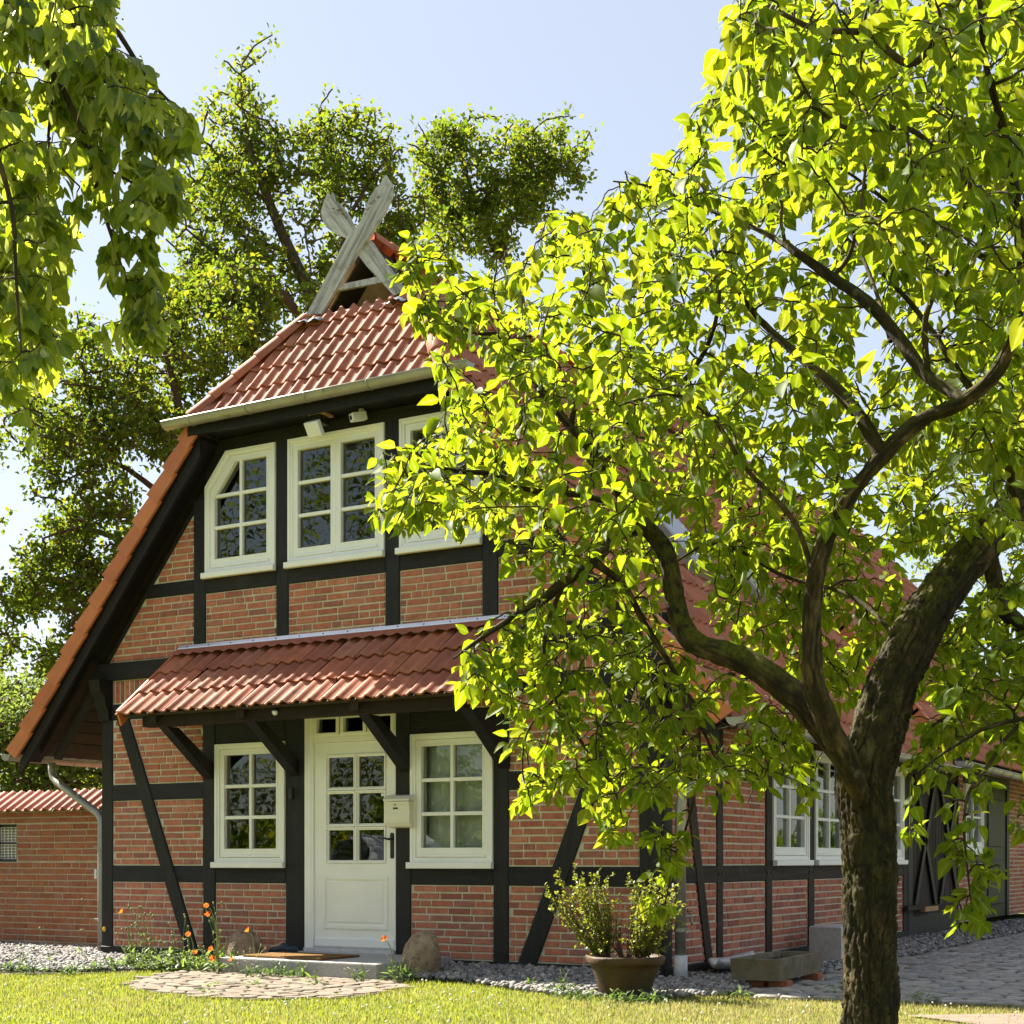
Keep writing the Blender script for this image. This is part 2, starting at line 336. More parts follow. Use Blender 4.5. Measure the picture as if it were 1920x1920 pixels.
def np_mesh(name, V, T, mat, parent=None, attrs=(), smooth=False, kind=None, midx=None):
    """numpy verts (N,3) and triangles/quads (M,k)"""
    me = bpy.data.meshes.new(name); V = np.ascontiguousarray(V, np.float32); k = T.shape[1]
    me.vertices.add(len(V)); me.vertices.foreach_set('co', V.ravel())
    me.loops.add(T.size); me.loops.foreach_set('vertex_index', np.ascontiguousarray(T, np.int32).ravel())
    me.polygons.add(len(T)); me.polygons.foreach_set('loop_start', np.arange(0, T.size, k, dtype=np.int32))
    me.polygons.foreach_set('loop_total', np.full(len(T), k, np.int32))
    if midx is not None: 
        for m in mat: me.materials.append(m)
        me.polygons.foreach_set('material_index', midx.astype(np.int32))
    me.update(calc_edges=True)
    for an, av in attrs:
        a = me.attributes.new(an, 'FLOAT', 'POINT'); a.data.foreach_set('value', np.ascontiguousarray(av, np.float32))
    me.validate()
    return link(name, me, mat, parent, smooth, kind)

# wall planes: u along the wall, z up, n outwards
def PF(u, z, n=0.): return Vector((u, -n, z))
def PS(u, z, n=0.): return Vector((n, u, z))

# ------------------------------------------------------------------ the house
house = thing('timber_framed_house', 'half-timbered brick cottage with black beams, white windows and red tiled half-hip roof', 'house', (-3.2, 0, 0))
barn = thing('barn', 'brick and black timber barn joined to the far end of the cottage side wall', 'barn', (0, 11.5, 0))

BRICK = {house: [], barn: []}      # (verts, size on picture, material)
def clip_half(poly, a, b):
    """keep the part of 2-D poly left of the line a->b"""
    out = []; ax, ay = a; dx, dy = b[0]-ax, b[1]-ay
    side = lambda p: dx*(p[1]-ay) - dy*(p[0]-ax)
    for i in range(len(poly)):
        p, q = poly[i], poly[(i+1) % len(poly)]; sp, sq = side(p), side(q)
        if sp >= 0: out.append(p)
        if (sp >= 0) != (sq >= 0):
            t = sp/(sp-sq); out.append((p[0]+t*(q[0]-p[0]), p[1]+t*(q[1]-p[1])))
    return out
def area2(p): return .5*sum(p[i][0]*p[(i+1) % len(p)][1]-p[(i+1) % len(p)][0]*p[i][1] for i in range(len(p)))
def inset2(poly, d):
    return [(v.x, v.y) for v in inset3([Vector((p[0], p[1], 0)) for p in poly], Vector((0, 0, 1)), d)]

def brick_panel(P, poly, owner, mort, L=.24, H=.0675, jt=.0165, soldier=False, nb=-.005, n0=-.10, vis=True, store=None):
    """mortar slab plus coursed bricks clipped to a convex panel (counter-clockwise in u,z)"""
    if area2(poly) < 0: poly = poly[::-1]
    b = MB(); flip = (P is PS)
    b.prism([P(u, z, n0) for u, z in (poly if not flip else poly)], (P(0, 0, 1)-P(0, 0, 0))*(nb-n0), 0)
    mort.merge(b)
    ins = inset2(poly, .010)
    u0 = min(p[0] for p in poly); u1 = max(p[0] for p in poly); z0 = min(p[1] for p in poly); z1 = max(p[1] for p in poly)
    if soldier: L, H = .0675, (z1-z0)
    nrow = max(1, round((z1-z0-.008)/H)); H = (z1-z0-.008)/nrow
    for r in range(nrow):
        zb = z0 + .006 + r*H; u = u0 - random.uniform(0, L)
        while u < u1:
            l = L if soldier or random.random() < .80 else L*.5
            l2 = l * random.uniform(.97, 1.03)
            j = lambda: random.uniform(-.0022, .0022)
            q = [(u+jt/2+j(), zb+jt/2+j()), (u+l2-jt/2+j(), zb+jt/2+j()), (u+l2-jt/2+j(), zb+H-jt/2+j()), (u+jt/2+j(), zb+H-jt/2+j())]
            u += l2
            for i in range(len(ins)):
                q = clip_half(q, ins[i], ins[(i+1) % len(ins)])
                if len(q) < 3: break
            if len(q) < 3 or area2(q) < .0011: continue
            nf = random.uniform(.001, .006)
            c = P(sum(p[0] for p in q)/len(q), sum(p[1] for p in q)/len(q), 0)
            px, py, D = proj(c)
            face = abs(area2(q))*(.86 if P is PF else .5)*(F_PX/D)**2
            hidden = (px > 900 and py < 1520) or px < -20 or px > 1940 or not vis
            (BRICK[owner] if store is None else store).append((P, q, nf, face*(.01 if hidden else 1)))
def make_brick(P, q, nf, n0=-.03):
    b = MB(); a = [P(u, z, n0) for u, z in q]; f = [P(u, z, nf-.003) for u, z in q]
    g = inset2(q, .003); g = [P(u, z, nf) for u, z in g]; n = len(q)
    fs = [tuple(range(2*n, 3*n))]
    for i in range(n):
        j = (i+1) % n; fs += [(i, j, j+n, i+n), (i+n, j+n, j+2*n, i+2*n)]
    if P is PS: pass
    return b.add(a+f+g, fs)
def build_bricks(lst, parent, mat, n=300):
    lst = sorted(lst, key=lambda t: -t[3]); rest = MB()
    for i, (P, q, nf, s) in enumerate(lst):
        b = make_brick(P, q, nf)
        if i < n: b.build('brick', mat, parent)
        else: rest.merge(b)
    if rest.V: rest.build('bricks', mat, parent, kind='stuff')

def timber(P, poly, parent, name, n1=.012, n0=-.13, mat='timber', jit=.004, seg=.45):
    """a hewn beam: convex polygon in (u,z), long sides cut into short uneven lengths"""
    if area2(poly) < 0: poly = poly[::-1]
    pts = []
    for i in range(len(poly)):
        p, q = poly[i], poly[(i+1) % len(poly)]; L = math.hypot(q[0]-p[0], q[1]-p[1])
        k = max(1, int(L/seg)); nx, ny = (q[1]-p[1])/max(L, 1e-6), -(q[0]-p[0])/max(L, 1e-6)
        for s in range(k):
            t = s/k; o = random.uniform(-jit, jit) if s else 0
            pts.append((p[0]+(q[0]-p[0])*t+nx*o, p[1]+(q[1]-p[1])*t+ny*o))
    b = MB(); n1 = n1 + random.uniform(-.0025, .0025); n = len(pts)
    cu = sum(p[0] for p in pts)/n; cz = sum(p[1] for p in pts)/n
    g = inset2(pts, .007) if n == 4 else None
    if g is None:
        # inset towards the beam's long axis
        g = []
        for i in range(n):
            p0, p, p1 = pts[i-1], pts[i], pts[(i+1) % n]
            e = (p1[0]-p0[0], p1[1]-p0[1]); L = math.hypot(*e) or 1; g.append((p[0]-e[1]/L*.007, p[1]+e[0]/L*.007))
    a = [P(u, z, n0) for u, z in pts]; f = [P(u, z, n1-.007) for u, z in pts]; h = [P(u, z, n1) for u, z in g]
    fs = [tuple(range(2*n, 3*n))]
    for i in range(n):
        j = (i+1) % n; fs += [(i, j, j+n, i+n), (i+n, j+n, j+2*n, i+2*n)]
    b.add(a+f+h, fs); du = max(p[0] for p in poly)-min(p[0] for p in poly); dz = max(p[1] for p in poly)-min(p[1] for p in poly)
    if P is PF and mat == 'timber': mat = 'timber_h' if du > dz else 'timber_v'
    if P is PS and mat == 'timber_brown': mat = 'brown_h' if du > dz else 'brown_v'
    return b.build(name, M[mat], parent)
def rect(u0, u1, z0, z1): return [(u0, z0), (u1, z0), (u1, z1), (u0, z1)]

mort = MB()
SL = 1.2134                       # roof slope (rise over run), 50.5 degrees
XC, ZR, EO, OV = -3.35, 7.05, 4.05, .32   # ridge line, ridge height, half width at the eaves, front overhang
def ztop(x): return ZR - abs(x-XC)*SL
RAKE = lambda x: 4.501 + (x+5.125)*SL - .02      # underside of the left rake on the wall
RAKER = lambda x: RAKE(-6.7 - x)
# posts of the ground floor
for u0, u1 in ((-6.40, -6.242), (-5.0, -4.841), (-3.955, -3.722), (-2.665, -2.501), (-1.619, -1.466), (-.201, 0.0)):
    timber(PF, rect(u0, u1, .1, 2.862), house, 'post')
timber(PF, rect(-6.40, .012, -.05, .1), house, 'sill_beam', .022)
timber(PF, rect(-6.52, .10, 2.862, 3.045), house, 'tie_beam', .045)
for u0, u1 in ((-6.242, -5.0), (-4.841, -3.955), (-2.501, -1.619), (-1.466, -.201)):
    timber(PF, rect(u0, u1, .772, .94), house, 'rail', .009)
for u0, u1 in ((-6.242, -5.0), (-1.466, -.201)):
    timber(PF, rect(u0, u1, 1.612, 1.776), house, 'rail', .009)
    timber(PF, rect(u0, u1, 2.45, 2.615), house, 'rail', .009)
timber(PF, rect(-4.841, -3.955, 2.148, 2.352), house, 'rail', .009)
timber(PF, rect(-2.501, -1.619, 2.148, 2.352), house, 'rail', .009)
timber(PF, rect(-3.722, -2.665, 2.42, 2.60), house, 'rail', .006)
# slanting braces
def brace_f(ub, ut, wdt, zb, zt):
    return [(ub, zb), (ub+wdt, zb), (ut+wdt, zt), (ut, zt)]
timber(PF, brace_f(-5.235, -6.17, .165, .1, 2.45), house, 'brace', .019)
timber(PF, brace_f(-1.365, -.42, .185, .1, 2.45), house, 'brace', .019)
# brick infill of the ground floor
def panels_with_brace(u0, u1, z0, z1, ub, ut, wdt, zb=.1, zt=2.45):
    f = lambda z: ub + (ut-ub)*(z-zb)/(zt-zb)
    L = [(u0, z0), (f(z0), z0), (f(z1), z1), (u0, z1)]; Rr = [(f(z0)+wdt, z0), (u1, z0), (u1, z1), (f(z1)+wdt, z1)]
    if f(z1) < u0+.02: 
        L = [(u0, z0), (f(z0), z0), (u0, z0+(z1-z0)*.6)] if f(z0) > u0+.05 else None
    if f(z1)+wdt > u1-.02: Rr = [(f(z0)+wdt, z0), (u1, z0), (u1, z0+(z1-z0)*.6)] if f(z0)+wdt < u1-.05 else None
    for q in (L, Rr):
        if q: brick_panel(PF, q, house, mort)
for z0, z1 in ((.1, .772), (.94, 1.612), (1.776, 2.45)):
    panels_with_brace(-6.242, -5.0, z0, z1, -5.235, -6.17, .165)
    panels_with_brace(-1.466, -.201, z0, z1, -1.365, -.42, .185)
brick_panel(PF, rect(-4.841, -3.955, .1, .772), house, mort)
brick_panel(PF, rect(-2.501, -1.619, .1, .772), house, mort)
for u0, u1 in ((-6.242, -5.0), (-1.466, -.201)): brick_panel(PF, rect(u0, u1, 2.615, 2.862), house, mort, soldier=True)
for u0, u1 in ((-4.841, -3.955), (-2.501, -1.619)): brick_panel(PF, rect(u0, u1, 2.352, 2.62), house, mort, soldier=True); brick_panel(PF, rect(u0, u1, 2.62, 2.862), house, mort)
brick_panel(PF, rect(-3.722, -2.665, 2.60, 2.862), house, mort)
# gable
for u0, u1, nm in ((-5.125, -4.97, 0), (-4.069, -3.922, 1), (-2.784, -2.623, 1), (-1.734, -1.575, 0)):
    timber(PF, rect(u0, u1, 3.045, 5.06 if nm else 4.60), house, 'post')
for u0, u1 in ((-4.97, -4.069), (-3.922, -2.784), (-2.623, -1.734)):
    timber(PF, rect(u0, u1, 3.655, 3.806), house, 'rail', .009)
    brick_panel(PF, rect(u0, u1, 3.045, 3.655), house, mort)
timber(PF, [(-5.82, 3.673), (-5.125, 3.673), (-5.125, 3.812), (-5.70, 3.812)], house, 'rail', .009)
timber(PF, [(-1.575, 3.673), (-.58, 3.673), (-.70, 3.812), (-1.575, 3.812)], house, 'rail', .009)
xr = lambda z: (z-4.501+.02)/SL - 5.125           # left rake x at height z
brick_panel(PF, [(xr(3.045), 3.045), (-5.125, 3.045), (-5.125, 3.673), (xr(3.673), 3.673)], house, mort)
brick_panel(PF, [(xr(3.812), 3.812), (-5.125, 3.812), (-5.125, RAKE(-5.125))], house, mort)
xq = lambda z: -6.7 - xr(z)
brick_panel(PF, [(-1.575, 3.045), (xq(3.045), 3.045), (xq(3.673), 3.673), (-1.575, 3.673)], house, mort)
brick_panel(PF, [(-1.575, 3.812), (xq(3.812), 3.812), (-1.575, RAKER(-1.575))], house, mort)
# dark header and corner boards round the gable windows, rake timbers
timber(PF, rect(-5.0, -1.70, 5.045, 5.165), house, 'header_beam', .02)
timber(PF, [(-4.97, 4.70), (-4.70, 5.045), (-4.97, 5.045)], house, 'corner_board', .004)
timber(PF, [(-1.734, 4.70), (-1.734, 5.045), (-2.0, 5.045)], house, 'corner_board', .004)
def rake_timber(x0, x1, sgn):
    f = (lambda x: RAKE(x)) if sgn > 0 else (lambda x: RAKER(x))
    return [(x0, f(x0)-.01), (x1, f(x1)-.01), (x1, f(x1)+.07), (x0, f(x0)+.07)]
timber(PF, rake_timber(-7.1, -4.50, 1), house, 'rake_timber', .006, -.1)
timber(PF, rake_timber(-2.20, .45, -1), house, 'rake_timber', .006, -.1)
# carved corbel under the tie beam
cb = MB(); prof = [(0, 2.45), (.05, 2.45), (.06, 2.55), (.10, 2.60), (.11, 2.68), (.17, 2.74), (.19, 2.86), (0, 2.86)]
for u in (-6.40, -.16):
    cb = MB(); cb.prism([Vector((u, -n, z)) for n, z in prof], (.15, 0, 0)); cb.build('corbel', M['timber'], house)

# side wall along y (weathered brown frame)
yy = [(1.19, 1.33), (2.43, 2.60), (3.68, 3.87), (4.95, 5.10), (6.02, 6.18), (7.30, 7.50)]
timber(PS, rect(.02, .20, .1, 2.76), house, 'post', .012, mat='timber')
for a, b in yy: timber(PS, rect(a, b, .1, 2.76), house, 'post', .012, mat='timber_brown')
timber(PS, rect(0.02, 7.5, -.05, .1), house, 'sill_beam', .020, mat='timber_brown')
timber(PS, rect(0.02, 7.5, 2.76, 2.92), house, 'wall_plate', .020, mat='timber_brown')
ed = [.20] + [v for p in yy for v in p]
WIN_SIDE = (2, 3, 5)
for i in range(6):
    a, b = ed[2*i], ed[2*i+1]
    timber(PS, rect(a, b, .795, .947), house, 'rail', .009, mat='timber_brown')
    brick_panel(PS, rect(a, b, .1, .795), house, mort)
    if i in WIN_SIDE:
        timber(PS, rect(a, b, 2.16, 2.32), house, 'rail', .009, mat='timber_brown'); brick_panel(PS, rect(a, b, 2.32, 2.76), house, mort, vis=False)
    else:
        timber(PS, rect(a, b, 1.74, 1.89), house, 'rail', .009, mat='timber_brown')
        brick_panel(PS, rect(a, b, 1.89, 2.76), house, mort, vis=False)
        if i: brick_panel(PS, rect(a, b, .947, 1.74), house, mort)
brick_panel(PS, rect(.20, 1.19, .947, 1.74), house, mort)
timber(PS, [(.92, .1), (1.08, .1), (.46, 2.3), (.30, 2.3)], house, 'brace', .019, mat='timber_brown')
for a, b in yy:
    for u in (a+.035, b-.035):
        pg = MB(); pg.tube([PS(u, .872, .0), PS(u, .872, .020)], .014, 7); pg.build('peg', M['iron'], house)
# left and rear walls, plain brick-coloured masonry never seen from the front
bk = MB(); bk.box((-6.385, .02, 0), (-6.28, 7.5, 2.9)); bk.build('rear_wall', M['mortar'], house)

# ---- windows and door
def ring(b, P, outer, inner, n0, n1):
    n = len(outer); vs = [P(u, z, n1) for u, z in outer] + [P(u, z, n1) for u, z in inner] + [P(u, z, n0) for u, z in outer] + [P(u, z, n0) for u, z in inner]
    fs = []
    for i in range(n):
        j = (i+1) % n; fs += [(i, j, n+j, n+i), (2*n+i, 2*n+j, j, i), (n+i, n+j, 3*n+j, 3*n+i)]
    b.add(vs, fs)
def bar(b, P, u0, u1, z0, z1, n0, n1, bev=.004):
    b.chamfer([P(u, z, n0) for u, z in rect(u0, u1, z0, z1)], P(0, 0, n1-n0)-P(0, 0, 0), bev)
def window(P, u0, u1, z0, z1, owner, cols, rows, mat='cream', chamf=None, sashes=1, label=None, sillw=.03, botx=.03, blind=None):
    """outer frame (part) with sash, glazing bars, panes and sill as sub-parts"""
    wf = MB()
    def shape(d):
        a, b_, c, e = u0+d, u1-d, z0+d, z1-d
        if chamf == 'L': 
            k = .27; h = .325; return [(a, c), (b_, c), (b_, e), (a+k, e), (a, e-h)]
        if chamf == 'R':
            k = .27; h = .325; return [(a, c), (b_, c), (b_, e-h), (b_-k, e), (a, e)]
        return [(a, c), (b_, c), (b_, e), (a, e)]
    ring(wf, P, shape(0), shape(.055), -.11, .016); ring(wf, P, shape(.002), shape(.03), .0161, .026)
    fr = wf.build('window', M[mat], owner)
    if label: fr['label'] = label
    ss = []; 
    if sashes == 1: ss = [(u0+.055, u1-.055)]
    else: mid = (u0+u1)/2; ss = [(u0+.055, mid-.001), (mid+.001, u1-.055)]
    zb, zt = z0+.055, z1-.055
    for (a, b_) in ss:
        sb = MB(); so_ = shape(.058)
        wst = .058
        outer = so_ if sashes == 1 else [(a, zb), (b_, zb), (b_, zt), (a, zt)]
        if chamf:
            inner = shape(.058+wst); 
        else: inner = [(a+wst, zb+wst+botx), (b_-wst, zb+wst+botx), (b_-wst, zt-wst), (a+wst, zt-wst)]
        if chamf: inner = [(u, z+(botx if z < z0+.2 else 0)) for u, z in inner]
        ring(sb, P, outer, inner, -.09, .004); ring(sb, P, inset2(inner, -.016), inset2(inner, .0), .0041, .0085)
        bar(sb, P, a+.03, b_-.03, zb+.004, zb+.028, .004, .018)
        sb.build('sash', M[mat], fr)
        ia, ib = a+wst, b_-wst; ja, jb = zb+wst+botx, zt-wst
        bw = .017
        for c in range(1, cols):
            u = ia+(ib-ia)*c/cols; g = MB(); bar(g, P, u-bw, u+bw, ja-.002, jb+.002, -.06, .001); g.build('glazing_bar', M[mat], fr)
        for r in range(1, rows):
            z = ja+(jb-ja)*r/rows; g = MB(); bar(g, P, ia-.002, ib+.002, z-bw, z+bw, -.06, -.001)
            if chamf and r == 9: continue
            g.build('glazing_bar', M[mat], fr)
        for c in range(cols):
            for r in range(rows):
                q = rect(ia+(ib-ia)*c/cols, ia+(ib-ia)*(c+1)/cols, ja+(jb-ja)*r/rows, ja+(jb-ja)*(r+1)/rows)
                if chamf:
                    for i in range(5):
                        q = clip_half(q, inner[i], inner[(i+1) % 5])
                        if len(q) < 3: break
                if len(q) < 3: continue
                g = MB(); t = random.uniform(-.002, .002)
                g.add([P(u, z, -.035 + t*(i % 2)) for i, (u, z) in enumerate(q)], [tuple(range(len(q)))]); g.build('pane', M['glass'], fr)
    sb = MB(); sb.chamfer([P(u, z, .02) for u, z in rect(u0-sillw*.6, u1+sillw*.4, z0-.045, z0+.012)], P(0, 0, .05)-P(0, 0, 0), .006)
    sb.build('sill', M[mat], fr)
    if blind is not None:
        g = MB(); 
        for (a0, a1, b0, b1) in blind: g.add([P(a0, b0, -.16), P(a1, b0, -.16), P(a1, b1, -.16), P(a0, b1, -.16)], [(0, 1, 2, 3)])
        g.build('blind', M['blind'], fr)
    return fr
window(PF, -4.838, -3.957, .965, 2.145, house, 2, 3, 'cream')
window(PF, -2.499, -1.621, .965, 2.145, house, 2, 3, 'cream', blind=[(-2.45, -1.67, 1.0, 2.1)])
window(PF, -4.966, -4.073, 3.84, 5.04, house, 2, 3, 'white', chamf='L')
window(PF, -3.918, -2.788, 3.84, 5.04, house, 1, 3, 'white', sashes=2)
window(PF, -2.619, -1.738, 3.84, 5.04, house, 2, 3, 'white', chamf='R')
for a, b in ((2.604, 3.676), (3.874, 4.946), (6.184, 7.296)):
    window(PS, a, b, .985, 2.156, house, 2, 3, 'white', blind=[(a+.1, a+.42, 1.0, 1.75)])

def front_door():
    u0, u1, zt = -3.722, -2.665, 2.42
    b = MB(); jw = .105
    bar(b, PF, u0, u0+jw, .13, zt, -.12, .012); bar(b, PF, u1-.012, u1, .13, zt, -.12, .012)
    bar(b, PF, u0+jw, u1-.012, zt-.05, zt, -.12, .012); bar(b, PF, u0+.05, u0+jw-.02, .135, zt-.02, .012, .020)
    fr = b.build('door_frame', M['cream'], house)
    # transom light
    a0, a1 = u0+jw, u1-.012; t = MB(); bar(t, PF, a0, a1, 2.11, 2.165, -.10, .006); 
    ring(t, PF, rect(a0, a1, 2.165, 2.372), rect(a0+.03, a1-.03, 2.19, 2.345), -.09, .006)
    t.build('transom', M['cream'], fr)
    wq = (a1-a0)/3
    for i in range(3):
        g = MB(); ring(g, PF, rect(a0+i*wq+.008, a0+(i+1)*wq-.008, 2.178, 2.36), rect(a0+i*wq+.043, a0+(i+1)*wq-.043, 2.20, 2.335), -.05, .014); g.build('glazing_bar', M['cream'], fr)
        g = MB(); g.add([PF(u, z, -.03) for u, z in rect(a0+i*wq+.03, a0+(i+1)*wq-.03, 2.19, 2.345)], [(0, 1, 2, 3)]); g.build('pane', M['glass'], fr)
    d0, d1, zb, z1 = a0+.003, a1-.003, .168, 2.107
    leaf = MB(); gx0, gx1, gz0, gz1 = d0+.13, d1-.105, .965, 1.995; n1 = -.012
    ring(leaf, PF, rect(d0, d1, zb, z1), rect(gx0, gx1, gz0, gz1), -.06, n1)
    door = leaf.build('door', M['cream'], house)
    pn = MB(); px0, px1, pz0, pz1 = d0+.105, d1-.085, .352, .845
    ring(pn, PF, rect(px0, px1, pz0, pz1), rect(px0+.03, px1-.03, pz0+.03, pz1-.03), n1, n1+.014)
    pn.chamfer([PF(u, z, n1) for u, z in rect(px0+.055, px1-.055, pz0+.055, pz1-.055)], PF(0, 0, .010), .009)
    pn.build('panel', M['cream'], door)
    kb = MB(); kb.chamfer([PF(u, z, n1) for u, z in rect(d0+.005, d1-.008, .178, .262)], PF(0, 0, .02), .008); kb.build('weather_bar', M['white'], door)
    cw, rh = (gx1-gx0)/2, (gz1-gz0)/3
    for c in range(2):
        for r in range(3):
            q0, q1, w0, w1 = gx0+c*cw, gx0+(c+1)*cw, gz0+r*rh, gz0+(r+1)*rh
            g = MB(); ring(g, PF, rect(q0+.001, q1-.001, w0+.001, w1-.001), rect(q0+.03, q1-.03, w0+.03, w1-.03), -.05, n1-.006)
            ring(g, PF, rect(q0+.003, q1-.003, w0+.003, w1-.003), rect(q0+.016, q1-.016, w0+.016, w1-.016), n1-.006, n1+.012)
            g.build('glazing_bar', M['cream'], door)
            g = MB(); g.add([PF(u, z, -.04) for u, z in rect(q0+.025, q1-.025, w0+.025, w1-.025)], [(0, 1, 2, 3)]); g.build('pane', M['glass'], door)
    st = MB(); st.box((gx1-.075, .036, gz0+2*rh-.06), (gx1-.034, .038, gz0+2*rh-.034)); st.build('sticker', M['plastic_white'], door)
    hd = MB(); hx = d1-.035
    hd.add([PF(hx+.019*math.cos(t), 1.13+.1*math.copysign(1, math.sin(t))+.02*math.sin(t), n1+.012) for t in np.linspace(0, 2*math.pi, 17)[:-1]], [tuple(range(16))])
    hd.add([PF(hx+.019*math.cos(t), 1.13+.1*math.copysign(1, math.sin(t))+.02*math.sin(t), e) for e in (n1, n1+.012) for t in np.linspace(0, 2*math.pi, 17)[:-1]],
           [(i, (i+1) % 16, 16+(i+1) % 16, 16+i) for i in range(16)])
    hd.tube([PF(hx, 1.19, n1), PF(hx, 1.19, .05), PF(hx-.02, 1.192, .058), PF(hx-.05, 1.20, .055), PF(hx-.085, 1.195, .05), PF(hx-.115, 1.205, .045)], [.012, .011, .010, .009, .008, .006], 8)
    hd.tube([PF(hx, 1.06, n1+.008), PF(hx, 1.06, n1+.018)], .009, 10)
    hd.build('door_handle', M['iron'], door, smooth=True)
    th = MB(); th.box((u0+.02, -.05, .125), (u1, .1, .166)); th.build('threshold', M['granite_pale'], fr)
front_door()

# dim rooms behind the glass
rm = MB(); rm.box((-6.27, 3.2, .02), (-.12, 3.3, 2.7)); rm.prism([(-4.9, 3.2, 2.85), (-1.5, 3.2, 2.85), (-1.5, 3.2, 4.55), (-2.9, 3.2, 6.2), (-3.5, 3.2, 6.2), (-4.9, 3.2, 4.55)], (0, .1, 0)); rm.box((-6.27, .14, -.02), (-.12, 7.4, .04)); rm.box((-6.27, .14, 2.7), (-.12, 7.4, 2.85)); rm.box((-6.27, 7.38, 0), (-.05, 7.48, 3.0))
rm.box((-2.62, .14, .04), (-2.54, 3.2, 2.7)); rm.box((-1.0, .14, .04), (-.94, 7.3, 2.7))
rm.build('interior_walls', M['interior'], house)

# ---- roof
TILES = []
def tile_mesh(name, wd=.3, ln=.40, mat='tile', amp=.026, seg=7):
    """double-roll interlocking tile: local x across, y up the slope, z out of the roof; y=0 is the lower edge"""
    b = MB(); n = seg*2; top = []; 
    for yv, dz in ((0, .036), (ln, .004)):
        for i in range(n+1):
            x = (i/n)*(wd-.004) + .002; ph = (x/(wd/2)) % 1.0
            h = max(0, math.cos(2*math.pi*(ph-.5)))**.8 if math.cos(2*math.pi*(ph-.5)) > 0 else -.22*(-math.cos(2*math.pi*(ph-.5)))
            top.append(Vector((x, yv, dz + amp*h)))
    lip = [Vector((p.x, .003, p.z-.020)) for p in top[:n+1]]
    rd = [Vector((p.x, -.002, p.z-.005)) for p in top[:n+1]]
    tp = [Vector((p.x, .005, p.z)) for p in top[:n+1]]
    vs = tp + top[n+1:] + rd + lip; fs = []
    for i in range(n):
        fs += [(i, i+1, n+2+i, n+1+i), (2*(n+1)+i, 2*(n+1)+i+1, i+1, i), (3*(n+1)+i, 3*(n+1)+i+1, 2*(n+1)+i+1, 2*(n+1)+i)]
    b.add(vs, fs, 0)
    me = bpy.data.meshes.new(name); me.from_pydata(b.V, [], b.F); me.materials.append(M[mat]); me.shade_smooth()
    return me
TILE = tile_mesh('roof_tile')
def tile_field(origin, ux, uy, ncol, nrow, wd, ex, clip=(), store=None, mesh=None, key='tile', skip=None):
    """lay tiles; ux across, uy up-slope (unit). clip: list of (point, normal) half-spaces to keep (normal points inward)"""
    origin, ux, uy = Vector(origin), Vector(ux).normalized(), Vector(uy).normalized(); uz = ux.cross(uy)
    for r in range(nrow):
        for c in range(ncol):
            p = origin + ux*(c*wd) + uy*(r*ex) + uz*random.uniform(-.002, .002)
            m = Matrix((( ux.x, uy.x, uz.x, p.x), (ux.y, uy.y, uz.y, p.y), (ux.z, uy.z, uz.z, p.z), (0, 0, 0, 1)))
            m = m @ Matrix.Rotation(random.gauss(0, .008), 4, 'Z') @ Matrix.Rotation(random.gauss(0, .008), 4, 'X')
            ctr = p + ux*wd/2 + uy*ex/2
            if skip and skip(ctr): continue
            cor = [p + ux*a + uy*b for a in (0, wd) for b in (0, ex+.05)]
            cuts = []; out = False
            for q, n in clip:
                s = [(k-Vector(q)).dot(n) for k in cor]
                if max(s) <= .01: out = True
                elif min(s) < 0: cuts.append((q, n))
            if out: continue
            px, py, D = proj(ctr); size = wd*ex*(F_PX/D)**2
            if px < -30 or px > 1950 or py < -30: size *= .01
            facing = uz.dot((CAM-ctr).normalized()); size *= max(.02, facing)
            if px > 930 and py < 1250: size *= .25
            store.append((m, cuts, size))
def cut_mesh(me, m, cuts):
    bm = bmesh.new(); bm.from_mesh(me); inv = m.inverted()
    for q, n in cuts:
        co = inv @ Vector(q); no = (inv.to_3x3() @ Vector(n)).normalized()
        bmesh.ops.bisect_plane(bm, geom=bm.verts[:]+bm.edges[:]+bm.faces[:], plane_co=co, plane_no=no, clear_inner=True)
    k = bpy.data.meshes.new(me.name); bm.to_mesh(k); bm.free(); 
    for mt in me.materials: k.materials.append(mt)
    return k
def build_tiles(store, me, parent, name='roof_tile', plural='roof_tiles', n=300):
    store.sort(key=lambda t: -t[2]); V, T, Rn = [], [], []; off = 0; got = 0
    for m, cuts, s in store:
        k = cut_mesh(me, m, cuts) if cuts else me
        if len(k.polygons) == 0: continue
        if got < n:
            link(name, k, None, parent, smooth=False, matrix=m); got += 1
        else:
            v = np.empty(len(k.vertices)*3, np.float32); k.vertices.foreach_get('co', v); v = v.reshape(-1, 3)
            mm = np.array(m); V.append(v @ mm[:3, :3].T + mm[:3, 3])
            T += [tuple(i+off for i in p.vertices) for p in k.polygons]; Rn += [random.random()]*len(k.polygons); off += len(v)
    if V:
        b = MB(); b.V = [tuple(x) for x in np.concatenate(V)]; b.F = T; b.R = Rn; b.build(plural, list(me.materials)[0], parent, smooth=True, kind='stuff')
CS, SN = 1/math.hypot(1, SL), SL/math.hypot(1, SL)
LIFT = .0
HY0, HZ0 = -.37, 5.25             # front half-hip eave
HS = 1.36                         # slope of the half-hip
HC, HN = 1/math.hypot(1, HS), HS/math.hypot(1, HS)
hipz = lambda y: HZ0 + (y-HY0)*HS
XL = XC - (ZR-HZ0)/SL           # x of the hip corners at the eave
XR = XC + (ZR-HZ0)/SL
AY = .45                          # plane of the gablet boards
st = []
nL = Vector((SL, -HS, 0)).normalized(); nR = Vector((-SL, -HS, 0)).normalized()   # inside the hip triangle
